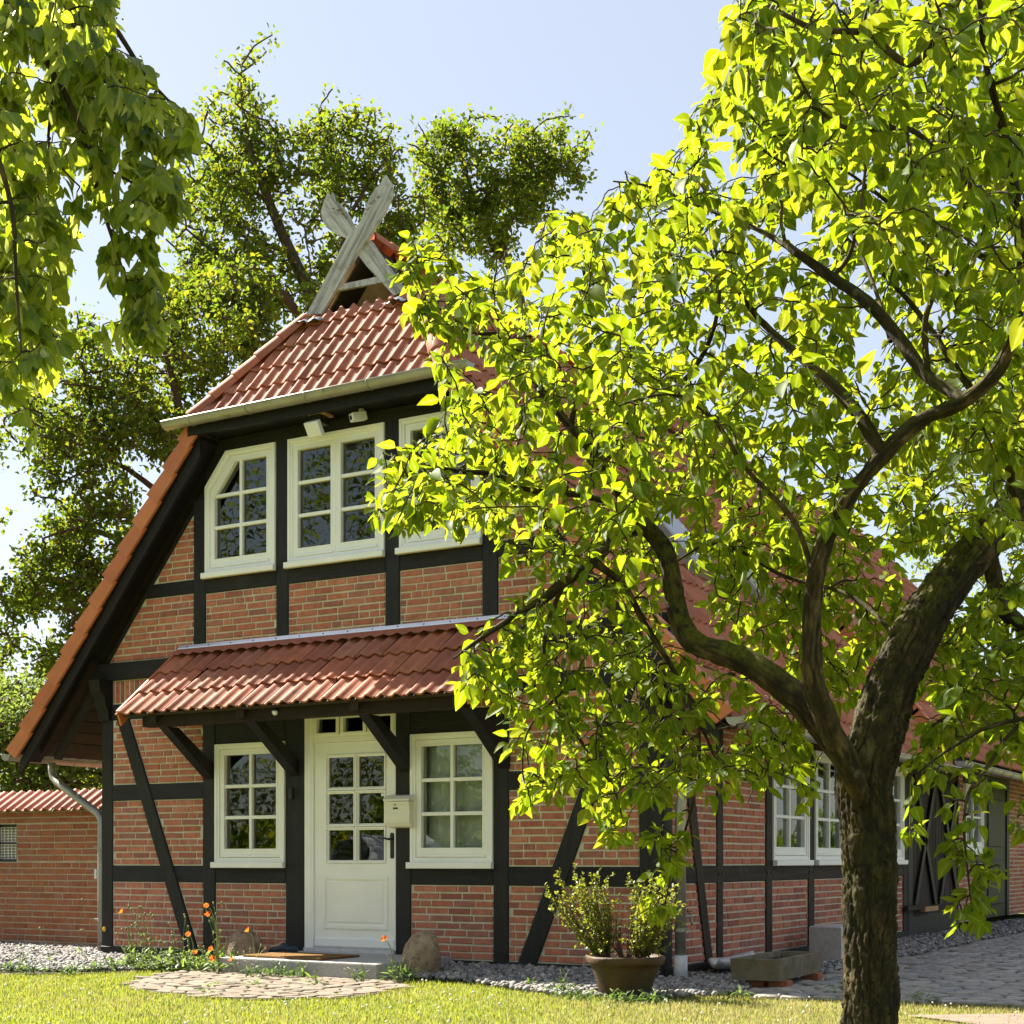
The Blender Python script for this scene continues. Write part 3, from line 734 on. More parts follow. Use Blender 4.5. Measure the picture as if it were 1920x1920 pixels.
tile_field((XL-.05, HY0, HZ0+.005), (1, 0, 0), (0, HC, HN), 10, 5, .30, .30, [((XL, HY0, 0), nL), ((XR, HY0, 0), nR), ((0, AY-.03, 0), Vector((0, -1, 0)))], st)
# the hip cut applies only above the eave of the half-hip, so lay lower and upper rows apart
def slope_tiles(side, store):
    xe = XC + side*EO; L = EO/CS; y0, y1 = -OV, 7.18; n = 25; ze = ztop(xe)
    lo_rows = int(((HZ0-ze)/SN)/.325)+1; rows = int(L/.325)
    ux = Vector((0, 1, 0)) if side > 0 else Vector((0, -1, 0)); uy = Vector((-side*CS, 0, SN))
    o = Vector((xe, y0 if side > 0 else y1, ze)) - ux.cross(uy)*.035
    tile_field(o, ux, uy, n, lo_rows, .30, .325, [], store)
    tile_field(o + uy*(lo_rows*.325), ux, uy, n, rows-lo_rows+1, .30, .325,
               [((XR if side > 0 else XL, HY0, 0), -(nR if side > 0 else nL)), ((XC, 0, 0), Vector((side, 0, 0)))], store)
slope_tiles(1, st); slope_tiles(-1, st)
# porch
PX0, PD, PZ0, PZ1 = -5.345, .85, 2.405, 3.10
pl = math.hypot(PD, PZ1-PZ0); puy = Vector((0, PD/pl, (PZ1-PZ0)/pl))
tile_field((PX0, -PD, PZ0-.03), (1, 0, 0), puy, 13, 3, .3055, pl/3-.012, [], st)
build_tiles(st, TILE, house)

# roof decks (closed slabs under the tiles)
def slab(pts, th, name, mat, parent):
    a = [Vector(p) for p in pts]; nrm = (a[1]-a[0]).cross(a[2]-a[0]).normalized()
    if nrm.z < 0: nrm = -nrm
    b = MB(); b.prism([p - nrm*th for p in a], nrm*th); return b.build(name, M[mat], parent)
o_ = .055
for sgn in (1, -1):
    xe = XC + sgn*(EO-.06); zt = ztop(xe)-o_; XH = XR if sgn > 0 else XL; ah = (ZR-hipz(AY))/SL
    slab([(xe, -OV+.03, zt), (xe, 7.15, zt), (XC, 7.15, ZR-o_), (XC, AY+.02, ZR-o_), (XC+sgn*ah, AY+.02, hipz(AY)-o_), (XH, -OV+.04, ztop(XH)-o_)], .05, 'roof_deck', 'soffit', house)
slab([(XL+.05, HY0+.05, HZ0-.03), (XR-.05, HY0+.05, HZ0-.03), (XC+.74, AY-.04, hipz(AY-.04)-.07), (XC-.74, AY-.04, hipz(AY-.04)-.07)], .05, 'hip_deck', 'soffit', house)
hs = MB(); hs.box((XL-.02, -.30, 5.165), (XR+.02, .02, 5.20)); hs.box((XL-.06, -.35, 5.13), (XR+.06, -.301, 5.28)); hs.build('eave_board', M['timber'], house)
# rafters and boards under the left eave overhang
for side in (-1, 1):
    for y in (-.10, .95, 1.9, 2.9, 3.9, 4.9, 5.9, 6.9):
        x0 = XC + side*3.86; x1 = XC + side*3.1; d = .10
        z0, z1 = ztop(x0)-.13, ztop(x1)-.13
        b = MB(); b.prism([(x0, y, z0), (x1, y, z1), (x1, y, z1-.16), (x0+(-side)*.02, y, z0-.10)], (0, .12, 0)); b.build('rafter', M['timber_brown'], house)
    nb = 9 if side < 0 else 6
    for i in range(nb):
        t0, t1 = i/nb, (i+1)/nb-.012; xa = XC+side*(3.90-.85*t0); xb = XC+side*(3.90-.85*t1)
        b = MB(); b.prism([(xa, .0, ztop(xa)-.155), (xb, .0, ztop(xb)-.155), (xb, .0, ztop(xb)-.135), (xa, .0, ztop(xa)-.135)], (0, 7.3, 0)); b.build('soffit_board', M['soffit'], house)
# barge boards and the soffit of the front overhang
for side in (-1, 1):
    f = lambda u: XC + side*u
    b = MB(); u0, u1 = EO-.09, (ZR-HZ0)/SL-.04
    b.prism([(f(u0), -.25, ztop(f(u0))-.19), (f(u1), -.25, ztop(f(u1))-.19), (f(u1), -.25, ztop(f(u1))-.36), (f(u0), -.25, ztop(f(u0))-.34)], (0, -.035, 0)); b.build('barge_board', M['timber'], house)
    b = MB(); b.prism([(f(u0), -.25, ztop(f(u0))-.16), (f(u1), -.25, ztop(f(u1))-.16), (f(u1), -.25, ztop(f(u1))-.20), (f(u0), -.25, ztop(f(u0))-.20)], (0, .25, 0)); b.build('soffit', M['timber'], house)
    # verge tiles: stepped orange side plates
    n = 13
    dirv = Vector((-side*CS, 0, SN)); nrm = Vector((side*SN, 0, CS)); st0 = Vector((XC+side*(EO+.01), -OV, ztop(XC+EO+.01)-.0))
    Lt = (EO+.01-(ZR-HZ0)/SL+.06)/CS; e = Lt/n
    for i in range(n):
        p = st0 + dirv*(i*e); q = p + dirv*(e+.045)
        top0, top1 = .075, .030; h = .175
        b = MB(); a = [p + nrm*top0, q + nrm*top1, q - nrm*(h-top1-.03), p - nrm*(h-top0)]
        if i == 0: a[3] = a[3] + dirv*.02
        off = -.012*0
        b.prism([Vector((k.x, -OV+.015 - .010*(1 if k is a[0] or k is a[3] else 0), k.z)) for k in a], (0, -.030, 0))
        b.prism([Vector((k.x, -OV+.013, k.z)) for k in (p+nrm*top0, q+nrm*top1, q+nrm*(top1-.016), p+nrm*(top0-.016))], (0, .10, 0))
        b.build('verge_tile', M['tile_orange'], house)
# hip tiles along the half-hip and ridge
def ridge_run(p0, p1, n, name='ridge_tile', rad=.115, mat='tile', up=Vector((0, 0, 1))):
    p0, p1 = Vector(p0), Vector(p1); d = (p1-p0).normalized(); L = (p1-p0).length; s = d.cross(up).normalized(); u = s.cross(d)
    for i in range(n):
        a = p0 + d*(L*i/n - .02); b_ = p0 + d*(L*(i+1)/n + .035); b = MB(); vs = []
        for q, r in ((a, rad), (a+d*.012, rad+.008), (b_, rad-.014)):
            for k in range(11):
                th = R(-8) + R(196)*k/10; vs.append(q + (s*math.cos(th)*r) + u*(math.sin(th)*r*.92))
        for q, r in ((a, rad-.018), (b_, rad-.03)):
            for k in range(11):
                th = R(-8) + R(196)*k/10; vs.append(q + (s*math.cos(th)*r) + u*(math.sin(th)*r*.92))
        fs = [(j*11+k, j*11+k+1, (j+1)*11+k+1, (j+1)*11+k) for j in range(2) for k in range(10)]
        fs += [(33+k, 33+k+1, k+1, k) for k in range(10)]
        if i == 0: fs.append(tuple(range(11)))
        b.add(vs, fs); b.build(name, M[mat], house, smooth=True)
ridge_run((XL+.02, HY0+.02, HZ0+.03), (XC-(ZR-hipz(AY-.08))/SL, AY-.08, hipz(AY-.08)+.05), 5, 'hip_tile', .10)
ridge_run((XR-.02, HY0+.02, HZ0+.03), (XC+(ZR-hipz(AY-.08))/SL, AY-.08, hipz(AY-.08)+.05), 5, 'hip_tile', .10)
ridge_run((XC, AY+.08, ZR-.015), (XC, 7.1, ZR-.015), 20, rad=.10)
# gablet: crossed barge boards ending in carved horse heads
def board(px, name, y, th=.035, mat='grey_board', holes=()):
    pts = [on_y(a, b, y) for a, b in px]
    b = MB(); ar = area2([(p.x, p.z) for p in pts])
    if ar < 0: pts = pts[::-1]
    b.prism(pts, (0, -th, 0)); o = b.build(name, M[mat], house)
    for hole in holes:
        c = MB(); q = [on_y(a, b_, y) for a, b_ in hole]; q = q if area2([(p.x, p.z) for p in q]) > 0 else q[::-1]; c.prism([p + Vector((0, .05, 0)) for p in q], (0, -.15, 0)); co = c.build('slot', None)
        co.location = o.matrix_world.translation*0; bm_ = o.modifiers.new('slot', 'BOOLEAN'); bm_.operation = 'DIFFERENCE'; bm_.object = co
        k = house.location.copy(); o.parent = None; o.location = (0, 0, 0); bpy.context.view_layer.update()
        me = bpy.data.meshes.new_from_object(o.evaluated_get(bpy.context.evaluated_depsgraph_get())); o.modifiers.clear(); o.data = me; o.parent = house; o.location = -ROOTS[house]; bpy.data.objects.remove(co)
    return o
fl = thing  # (names below belong to the house)
board([(578, 592), (606, 590), (672, 480), (712, 420), (724, 402), (737, 372), (740, 356), (733, 342), (727, 331), (721, 338), (717, 348), (707, 356), (697, 372), (692, 384), (686, 400), (681, 414), (671, 430), (655, 446)], 'horse_head_board', AY-.03, mat='board_r', holes=[[(696, 384), (707, 376), (708, 380), (699, 388)], [(690, 395), (699, 389), (697, 394), (691, 399)], [(711, 372), (717, 369), (713, 376)], [(687, 404), (692, 400), (689, 406)]])
board([(742, 556), (764, 548), (700, 455), (668, 428), (661, 414), (652, 398), (641, 384), (630, 378), (626, 363), (622, 372), (618, 364), (611, 380), (606, 398), (608, 414), (617, 430), (632, 440), (652, 448), (662, 462), (690, 500)], 'horse_head_board', AY, mat='board_l', holes=[[(635, 396), (644, 393), (647, 397), (638, 401)], [(643, 403), (650, 402), (652, 406), (645, 407)], [(625, 392), (633, 393), (630, 398)], [(651, 410), (655, 409), (653, 413)]])
board([(626, 549), (634, 537), (712, 521), (722, 531)], 'gablet_crossbar', AY+.005)
bb = MB(); bb.prism([on_y(*p, AY+.3) for p in ((604, 600), (676, 470), (760, 560))], (0, .02, 0)); bb.build('gablet_back', M['raw_wood'], house)
for i, (a, b_) in enumerate((((611, 560), (640, 512)), ((640, 512), (668, 470)))):
    pass
for side in (-1, 1):
    for i in range(3):
        u0, u1 = .12+.17*i, .12+.17*i+.162; b = MB()
        x0, x1 = XC+side*u0, XC+side*u1
        b.prism([(x0, AY, ztop(x0)-.09), (x1, AY, ztop(x1)-.09), (x1, AY, ztop(x1)-.11), (x0, AY, ztop(x0)-.11)], (0, .32, 0)); b.build('soffit_board', M['raw_wood'], house)
def crumple(p, sx, sy, sz):
    b = MB(); n = 7; p = Vector(p); vs = []
    for i in range(n):
        for j in range(n):
            u, v = i/(n-1)-.5, j/(n-1)-.5
            vs.append(p + Vector((u*sx, v*sy, sz*(1-3*(u*u+v*v)) + random.uniform(-.012, .012))))
    b.add(vs, [(i*n+j, (i+1)*n+j, (i+1)*n+j+1, i*n+j+1) for i in range(n-1) for j in range(n-1)])
    return b.build('lead_flashing', M['lead'], house, smooth=True)
for px, py in ((574, 604), (597, 600), (749, 563)):
    p = on_y(px, py, AY-.12); crumple(p - Vector((0, 0, .03)), .17, .2, .05)

# gutters
def gutter(p0, p1, name='gutter', rad=.068, up=(0, 0, 1), n=4):
    p0, p1 = Vector(p0), Vector(p1); d = (p1-p0).normalized(); s = d.cross(Vector(up)).normalized(); u = Vector((0, 0, 1)); b = MB(); seg = 12
    for rr, fl_ in ((rad, 0), (rad-.006, 1)):
        vs = []
        for q in (p0, p1):
            for k in range(seg+1):
                th = math.pi + math.pi*k/seg; vs.append(q + s*math.cos(th)*rr + u*math.sin(th)*rr)
        b.add(vs, [(k, k+1, seg+2+k, seg+1+k) for k in range(seg)], .3)
    for q in (p0, p1): b.add([q] + [q + s*math.cos(math.pi+math.pi*k/seg)*rad + u*math.sin(math.pi+math.pi*k/seg)*rad for k in range(seg+1)], [(0, k, k+1) for k in range(1, seg+1)], .3)
    for sg in (1, -1): b.tube([p0 + s*sg*rad, p1 + s*sg*rad], .009, 6, r=.3)
    g = b.build(name, M['zinc'], house, smooth=True)
    L = (p1-p0).length; k = max(2, int(L/.62))
    for i in range(k):
        q = p0 + d*(L*(i+.5)/k); c = MB(); c.tube([q + s*math.cos(math.pi+math.pi*j/10)*(rad+.003) + u*math.sin(math.pi+math.pi*j/10)*(rad+.003) for j in range(11)], .006, 5, r=.3)
        c.build('bracket', M['zinc'], g, smooth=True)
    return g
gutter((XL-.27, HY0-.06, HZ0+.015), (XR+.27, HY0-.06, HZ0+.025))
gutter((XC-EO-.07, -.34, 2.12), (XC-EO-.07, 7.15, 2.10)); gutter((XC+EO+.07, -.33, 2.12), (XC+EO+.07, 7.0, 2.10))
# downpipes
dp = MB(); dp.tube([(-7.47, .30, 2.07), (-7.47, .30, 1.98), (-7.44, .29, 1.91), (-7.36, .27, 1.85), (-6.62, .16, 1.49), (-6.55, .14, 1.42), (-6.53, .12, 1.33), (-6.53, .12, .6), (-6.53, .12, -.02)], .042, 14)
d_ = dp.build('downpipe', M['zinc'], house, smooth=True)
for z in (1.12, .35): c = MB(); c.tube([(-6.53, .12, z), (-6.53, .12, z+.03)], .048, 14); c.tube([(-6.58, .1, z+.015), (-6.60, .08, z+.015)], .014, 8); c.build('pipe_clamp', M['zinc'], d_)
lb = MB(); lb.box((-6.585, .07, .80), (-6.555, .075, .90)); lb.build('label_strip', M['plastic_white'], d_)
dp = MB(); dp.tube([(.77, .28, 2.06), (.77, .28, 1.98), (.73, .27, 1.92), (.22, .17, 1.62), (.13, .15, 1.56), (.11, .14, 1.46), (.11, .14, .2)], .046, 14)
d_ = dp.build('downpipe', M['zinc'], house, smooth=True)
c = MB(); c.tube([(.11, .14, -.05), (.11, .14, .205)], .058, 16); c.build('pipe_sleeve', M['granite_pale'], d_, smooth=True)
c = MB(); c.tube([(.11, .14, .40), (.11, .14, .43)], .052, 14); c.box((.15, .13, .405), (.19, .15, .425)); c.build('pipe_clamp', M['zinc'], d_)
tp = MB(); tp.tube([(.0, .45, .515), (.07, .45, .515)], .012, 8); tp.tube([(.06, .30, .52), (.06, .47, .52)], .014, 8); tp.tube([(.06, .455, .52), (.075, .458, .47), (.08, .458, .44)], .011, 8); tp.tube([(.06, .46, .535), (.06, .46, .56)], .008, 6); tp.tube([(.03, .46, .56), (.09, .46, .56)], .007, 6)
tp.build('water_tap', M['zinc'], house, smooth=True)

# porch timbers: front beam, wall flashing, knee braces, end rafters
b = MB(); b.chamfer([Vector((u, -.60, z)) for u, z in rect(PX0+.22, PX0+3.85, 2.275, 2.40)], (0, -.13, 0), .008); b.build('porch_beam', M['timber_brown'], house)
for xm in (-4.921, -3.844, -2.558, -1.504):
    b = MB(); wd = .055
    b.prism([(xm-wd, -.0, 1.95), (xm-wd, -.012, 1.80), (xm-wd, -.66, 2.275), (xm-wd, -.50, 2.275)], (2*wd, 0, 0)); b.build('knee_brace', M['timber'], house)
    b = MB(); b.prism([(xm-.045, -.01, 3.02), (xm-.045, -.80, 2.375), (xm-.045, -.80, 2.30), (xm-.045, -.01, 2.92)], (.09, 0, 0)); b.build('rafter', M['timber_brown'], house)
b = MB(); b.prism([(PX0+.06, -.80, 2.395), (PX0+.06, -.01, 3.045), (PX0+.06, -.01, 3.02), (PX0+.06, -.80, 2.37)], (3.85, 0, 0)); b.build('roof_deck', M['soffit'], house)
for xm in (PX0+.005, PX0+3.95):
    b = MB(); b.prism([(xm, -.855, 2.43), (xm, -.02, 3.11), (xm, -.02, 2.97), (xm, -.80, 2.29)], (.022, 0, 0)); b.build('verge_tile', M['tile_orange'], house)
fls = MB(); fls.prism([(PX0+.03, -.004, 3.07), (PX0+.03, -.004, 3.16), (PX0+.03, -.012, 3.16), (PX0+.03, -.030, 3.13), (PX0+.03, -.034, 3.12)], (3.91, 0, 0)); f_ = fls.build('flashing_strip', M['alu'], house)
sc = MB()
for i in range(14): sc.tube([(PX0+.15+i*.285, -.020, 3.138), (PX0+.15+i*.285, -.029, 3.138)], .007, 7)
sc.build('screws', M['iron'], f_)
ap = MB(); n = 80; vs = []
for j, (y, z) in enumerate(((-.02, 3.125), (-.055, 3.105), (-.12, 3.055))):
    for i in range(n+1): vs.append((PX0+.02+i*(3.93/n), y, z + (.012*math.cos(2*math.pi*i*3.93/n/.1527) if j == 2 else 0)))
ap.add(vs, [(j*(n+1)+i, j*(n+1)+i+1, (j+1)*(n+1)+i+1, (j+1)*(n+1)+i) for j in range(2) for i in range(n)]); ap.build('lead_apron', M['tile'], house, smooth=True)

# barn at the far end of the side wall
timber(PS, rect(7.50, 7.70, 0, 2.8), barn, 'post', .02, mat='timber'); 
def barn_door(a, b_):
    wd = (b_-a)/8; root = MB(); ring(root, PS, rect(a, b_, .28, 2.25), rect(a+.05, b_-.05, .33, 2.2), -.05, .005); d = root.build('barn_door', M['timber_brown'], barn)
    for i in range(8):
        p = MB(); p.chamfer([PS(u, z, -.06) for u, z in rect(a+i*wd+.004, a+(i+1)*wd-.004, .28, 2.25)], PS(0, 0, .055+random.uniform(0, .006)), .005); p.build('plank', M['timber_brown'], d)
    for q in ([(a+.05, .4), (a+.17, .4), (b_-.05, 2.1), (b_-.17, 2.1)], [(b_-.17, .4), (b_-.05, .4), (a+.17, 2.1), (a+.05, 2.1)]):
        p = MB(); p.prism([PS(u, z, .006) for u, z in q], PS(0, 0, .03)); p.build('door_brace', M['timber'], d)
barn_door(7.70, 8.95); barn_door(8.95, 10.2)
timber(PS, rect(7.5, 10.2, 0, .28), barn, 'sill_beam', .02); timber(PS, rect(7.7, 10.2, 2.25, 2.42), barn, 'rail', .015)
lt = MB(); lt.box((.05, 7.2, .36), (.10, 8.0, .42)); lt.build('latch_bar', M['timber_brown'], barn)
lt = MB(); lt.box((.05, 7.95, .33), (.12, 8.6, .39)); lt.build('latch_bar', M['raw_wood'], barn)
mort2 = MB(); 
for q in (rect(10.2, 10.5, .1, 2.3), rect(10.5, 11.85, .1, .95), rect(13.6, 17.5, .1, 2.6)): brick_panel(PS, q, barn, mort2)
timber(PS, rect(10.5, 11.85, .95, 1.08), barn, 'rail', .01); timber(PS, rect(10.5, 13.6, 2.12, 2.3), barn, 'rail', .012); timber(PS, rect(11.75, 11.92, .1, 2.12), barn, 'post', .012)
timber(PS, rect(13.42, 13.6, .1, 2.12), barn, 'post', .012); timber(PS, rect(7.5, 17.5, 2.60, 2.75), barn, 'wall_plate', .02); brick_panel(PS, rect(10.2, 13.6, 2.3, 2.6), barn, mort2); timber(PS, rect(7.7, 10.2, 2.42, 2.6), barn, 'rail', .012)
window(PS, 10.56, 11.72, 1.12, 2.11, barn, 2, 2, 'white')
dd = MB(); dd.chamfer([PS(u, z, -.06) for u, z in rect(11.92, 13.42, .1, 2.12)], PS(0, 0, .05), .006); d_ = dd.build('door', M['timber'], barn)
for z0, z1 in ((.3, 1.0), (1.2, 1.95)):
    p = MB(); p.chamfer([PS(u, z, -.01) for u, z in rect(12.1, 13.25, z0, z1)], PS(0, 0, .018), .012); p.build('panel', M['timber'], d_)
build_bricks(BRICK[house], house, M['brick'], 300); build_bricks(BRICK[barn], barn, M['brick'], 120)
mort.build('mortar', M['mortar'], house); mort2.build('mortar', M['mortar'], barn)
bst = []; xe = XC+4.05
bo = Vector((xe, 7.05, 2.26))
tile_field(bo, (0, 1, 0), (-CS, 0, SN), 36, 20, .30, .325, [], bst); build_tiles(bst, TILE, barn, n=250)
slab([(xe-.02, 7.1, ztop(xe)+.09), (xe-.02, 17.8, ztop(xe)+.09), (XC, 17.8, ZR+.07), (XC, 7.1, ZR+.07)], .06, 'roof_deck', 'soffit', barn)
slab([(XC-4.05, 7.1, ztop(xe)+.09), (XC-4.05, 17.8, ztop(xe)+.09), (XC, 17.8, ZR+.07), (XC, 7.1, ZR+.07)], .06, 'roof_deck', 'tile', barn)
dirv = Vector((-CS, 0, SN)); nrm = Vector((SN, 0, CS)); s0 = Vector((xe+.01, 7.05, 2.26)); e = .36
for i in range(14):
    p = s0 + dirv*(i*e); q = p + dirv*(e+.04); b = MB()
    b.prism([p+nrm*.06, q+nrm*.04, q-nrm*.14, p-nrm*.13], (0, -.03, 0)); b.prism([p+nrm*.062, q+nrm*.042, q+nrm*.026, p+nrm*.046], (0, .11, 0)); b.build('verge_tile', M['tile_orange'], barn)
b = MB(); b.prism([s0 - nrm*.15, s0 + dirv*5.2 - nrm*.15, s0 + dirv*5.2 - nrm*.3, s0 - nrm*.28], (0, .05, 0)); b.build('barge_board', M['timber'], barn)
_h = house; house = barn; gutter((xe+.07, 7.05, 2.20), (xe+.07, 17.6, 2.18)); house = _h
br = MB(); br.prism([(-6.38, 17.4, 0), (0, 17.4, 0), (0, 17.4, 3.0), (-3.2, 17.4, 6.8), (-6.38, 17.4, 3.0)], (0, .1, 0)); br.box((-6.38, 7.5, 0), (-6.28, 17.5, 2.9)); br.build('rear_wall', M['mortar'], barn)
# roof windows seen through the pear leaves
for y in (2.6, 4.3):
    c = Vector((XC+2.35, y, ztop(XC+2.35))); ux = Vector((0, 1, 0)); uy = Vector((-CS, 0, SN)); uz = ux.cross(uy)
    b = MB(); b.prism([c + ux*a + uy*d + uz*0 for a, d in ((-.4, -.5), (.4, -.5), (.4, .5), (-.4, .5))], uz*.10); rw = b.build('roof_window', M['zinc'], house)
    b = MB(); b.add([c + ux*a + uy*d + uz*.102 for a, d in ((-.33, -.43), (.33, -.43), (.33, .43), (-.33, .43))], [(0, 1, 2, 3)]); b.build('pane', M['dark_glass'], rw)

# ------------------------------------------------------------------ garden wall on the left
WY = .9
gw = thing('garden_wall', 'low orange brick garden wall with red tile coping and small barred window, left of cottage', 'wall', (-9, WY, 0))
PG = lambda u, z, n=0.: Vector((u, WY-n, z))
gm = MB(); GB = []
cw0, cw1 = on_y(-75, 1616, WY).x, on_y(31, 1616, WY).x; cz0, cz1 = on_y(31, 1616, WY).z, 1.42
for q in (rect(-14, -6.42, -.1, cz0), rect(-14, cw0, cz0, cz1), rect(cw1, -6.42, cz0, cz1), rect(-14, -6.42, cz1, 1.56)):
    brick_panel(PG, q, gw, gm, L=.25, H=.073, jt=.014, store=GB, nb=-.004)
build_bricks(GB, gw, M['brick_orange'], 300); gm.build('mortar', M['mortar_grey'], gw)
cst = []; CT = tile_mesh('coping_tile', .3, .42, 'tile_old', .034)
cuy = Vector((0, .36, .27)).normalized()
tile_field((-6.35-.3*25, WY-.14, 1.545), (1, 0, 0), cuy, 25, 1, .3, .40, [], cst)
tile_field((-6.35, WY+.52, 1.545), (-1, 0, 0), Vector((0, -.36, .27)), 25, 1, .3, .40, [], cst)
build_tiles(cst, CT, gw, 'coping_tile', 'coping_tiles')
b = MB(); b.prism([PG(-14, 1.56, .05), PG(-14, 1.56, -.45), PG(-14, 1.76, -.2)], (7.6, 0, 0)); b.build('coping_bed', M['mortar_grey'], gw)
gf = MB(); ring(gf, PG, rect(cw0, cw1, cz0, cz1), rect(cw0+.03, cw1-.03, cz0+.03, cz1-.03), -.12, -.05)
gfr = gf.build('window', M['iron'], gw)
for t in (.33, .66): g = MB(); g.tube([PG(cw0+(cw1-cw0)*t, cz0, -.04), PG(cw0+(cw1-cw0)*t, cz1, -.04)], .012, 6); g.build('bar', M['iron'], gfr)
g = MB(); g.tube([PG(cw0-.02, (cz0+cz1)/2, -.035), PG(cw1+.05, (cz0+cz1)/2, -.035)], .012, 6); g.build('bar', M['iron'], gfr)
g = MB(); g.tube([PG(cw0-.02, cz0, -.03), PG(cw1+.05, cz0, -.03)], .018, 6); g.build('bar', M['iron'], gfr)
g = MB()
for i in range(17): u = cw0+(cw1-cw0)*i/16; g.tube([PG(u, cz0, -.09), PG(u, cz1, -.09)], .005, 4)
for i in range(14): z = cz0+(cz1-cz0)*i/13; g.tube([PG(cw0, z, -.09), PG(cw1, z, -.09)], .005, 4)
g.build('lattice', M['white'], gfr)
b = MB(); b.box((-14, WY+.10, -.1), (-6.42, WY+.22, 1.55)); 
g = MB(); g.box((-14, WY+.30, -.1), (-6.42, WY+.36, 1.5)); g.build('rear_face', M['mortar_grey'], gw)

# ------------------------------------------------------------------ ground
def sheet(name, poly, z, mat):
    b = MB(); b.add([(x, y, z) for x, y in poly], [tuple(range(len(poly)))]); return struct(b.build(name, M[mat]))
g = MB(); n = 40; vs = []
for i in range(n+1):
    for j in range(n+1):
        x = -14 + (i/n)*28; y = -18 + (j/n)*24; vs.append((x, y, -.012+.0*mnoise.noise(Vector((x*.4, y*.4, 0)))))
gnd = sheet('ground', [(-400, -400), (400, -400), (400, 400), (-400, 400)], -.012, 'lawn')
BED = [(-14, .95), (-6.4, .95), (-6.4, 0), (-3.75, 0), (-3.75, -.95), (-4.15, -1.25), (-4.45, -1.45), (-5.0, -2.15), (-5.9, -2.6), (-7.5, -2.9), (-9.2, -1.6), (-14, -.6)]
GRV = [(-2.05, 0), (-2.05, -.9), (-1.3, -1.0), (-.7, -1.35), (.0, -1.7), (.55, -1.55), (.95, -1.1), (.95, 14), (0, 14), (0, 0)]
PATH = [(-4.15, -1.22), (-4.0, -1.9), (-3.55, -2.5), (-2.86, -2.95), (-1.9, -3.05), (-1.30, -2.5), (-1.45, -1.6), (-1.95, -1.0), (-2.05, -.9), (-3.75, -.9)]
YARD = [(.95, 16), (.95, -.75), (1.2, -1.1), (3.1, -.75), (9, .4), (12, 16)]
SAND = [(2.5, -1.72), (3.1, -1.25), (9, .25), (12, -3.5), (4, -2.6)]
sheet('flower_bed', BED, -.004, 'soil'); sheet('gravel_strip', GRV, -.004, 'soil'); path_o = sheet('stone_path', PATH, 0.0, 'joint'); yard_o = sheet('cobbled_yard', YARD, 0.0, 'joint')
sheet('sandy_edge', SAND, .002, 'path_stone')

def stones(poly, parent, mat, cell, zbase, hh, n=300, jit=.32, one='paving_stone', many='paving_stones', stretch=1.0):
    """uneven polygonal setts: jittered grid cells, domed tops"""
    x0 = min(p[0] for p in poly); x1 = max(p[0] for p in poly); y0 = min(p[1] for p in poly); y1 = max(p[1] for p in poly)
    cx, cy = cell; nx, ny = int((x1-x0)/cx)+2, int((y1-y0)/cy)+2; out = []
    gx = {}
    for i in range(nx+1):
        for j in range(ny+1):
            gx[i, j] = Vector((x0+(i+(.5 if j % 2 else 0))*cx + random.uniform(-jit, jit)*cx*.7, y0+j*cy + random.uniform(-jit, jit)*cy*.7, 0))
    for i in range(nx):
        for j in range(ny):
            a, b, c, d = gx[i, j], gx[i+1, j], gx[i+1, j+1], gx[i, j+1]
            ctr = (a+b+c+d)/4
            if not in_poly([ctr.x], [ctr.y], poly)[0]: continue
            q = []
            P4 = [a, b, c, d]
            for k in range(4):
                p, nx_ = P4[k], P4[(k+1) % 4]; pv = P4[k-1]
                q += [p + (pv-p)*.22, p + (nx_-p)*.22]
            q = [ctr + (p-ctr)*.90 for p in q]; h = hh*random.uniform(.6, 1.2)
            tilt = Vector((random.gauss(0, .03), random.gauss(0, .03), 0))
            f = lambda p, s, z: Vector((ctr.x+(p.x-ctr.x)*s, ctr.y+(p.y-ctr.y)*s, zbase+z+tilt.dot(p-ctr)))
            ring0 = [f(p, 1.0, -.02) for p in q]; ring1 = [f(p, .97, h*.6) for p in q]; ring2 = [f(p, .78, h) for p in q]
            m = MB(); fs = []
            for k in range(8):
                l = (k+1) % 8; fs += [(k, l, 8+l, 8+k), (8+k, 8+l, 16+l, 16+k)]
            fs.append(tuple(range(16, 24))); m.add(ring0+ring1+ring2, fs)
            px, py, D = proj((ctr.x, ctr.y, zbase)); s = cx*cy/D**3 if D > 1 else 0
            if not (-20 < px < 1940 and 1700 < py < 1930): s *= .01
            if in_poly([px], [py], [(1575, 1000), (1690, 1000), (1690, 1930), (1575, 1930)])[0]: s *= .01
            out.append((s, m))
    out.sort(key=lambda t: -t[0]); rest = MB()
    for i, (s, m) in enumerate(out):
        if i < n: m.build(one, mat, parent, smooth=False)
        else: rest.merge(m)
    if rest.V: rest.build(many, mat, parent, kind='stuff')
stones(PATH, path_o, M['path_stone'], (.17, .125), 0, .012)
stones([(.95, 15), (.95, -.75), (1.2, -1.1), (3.1, -.75), (7, -.1), (6.5, 15)], yard_o, M['cobble'], (.20, .15), 0, .024)

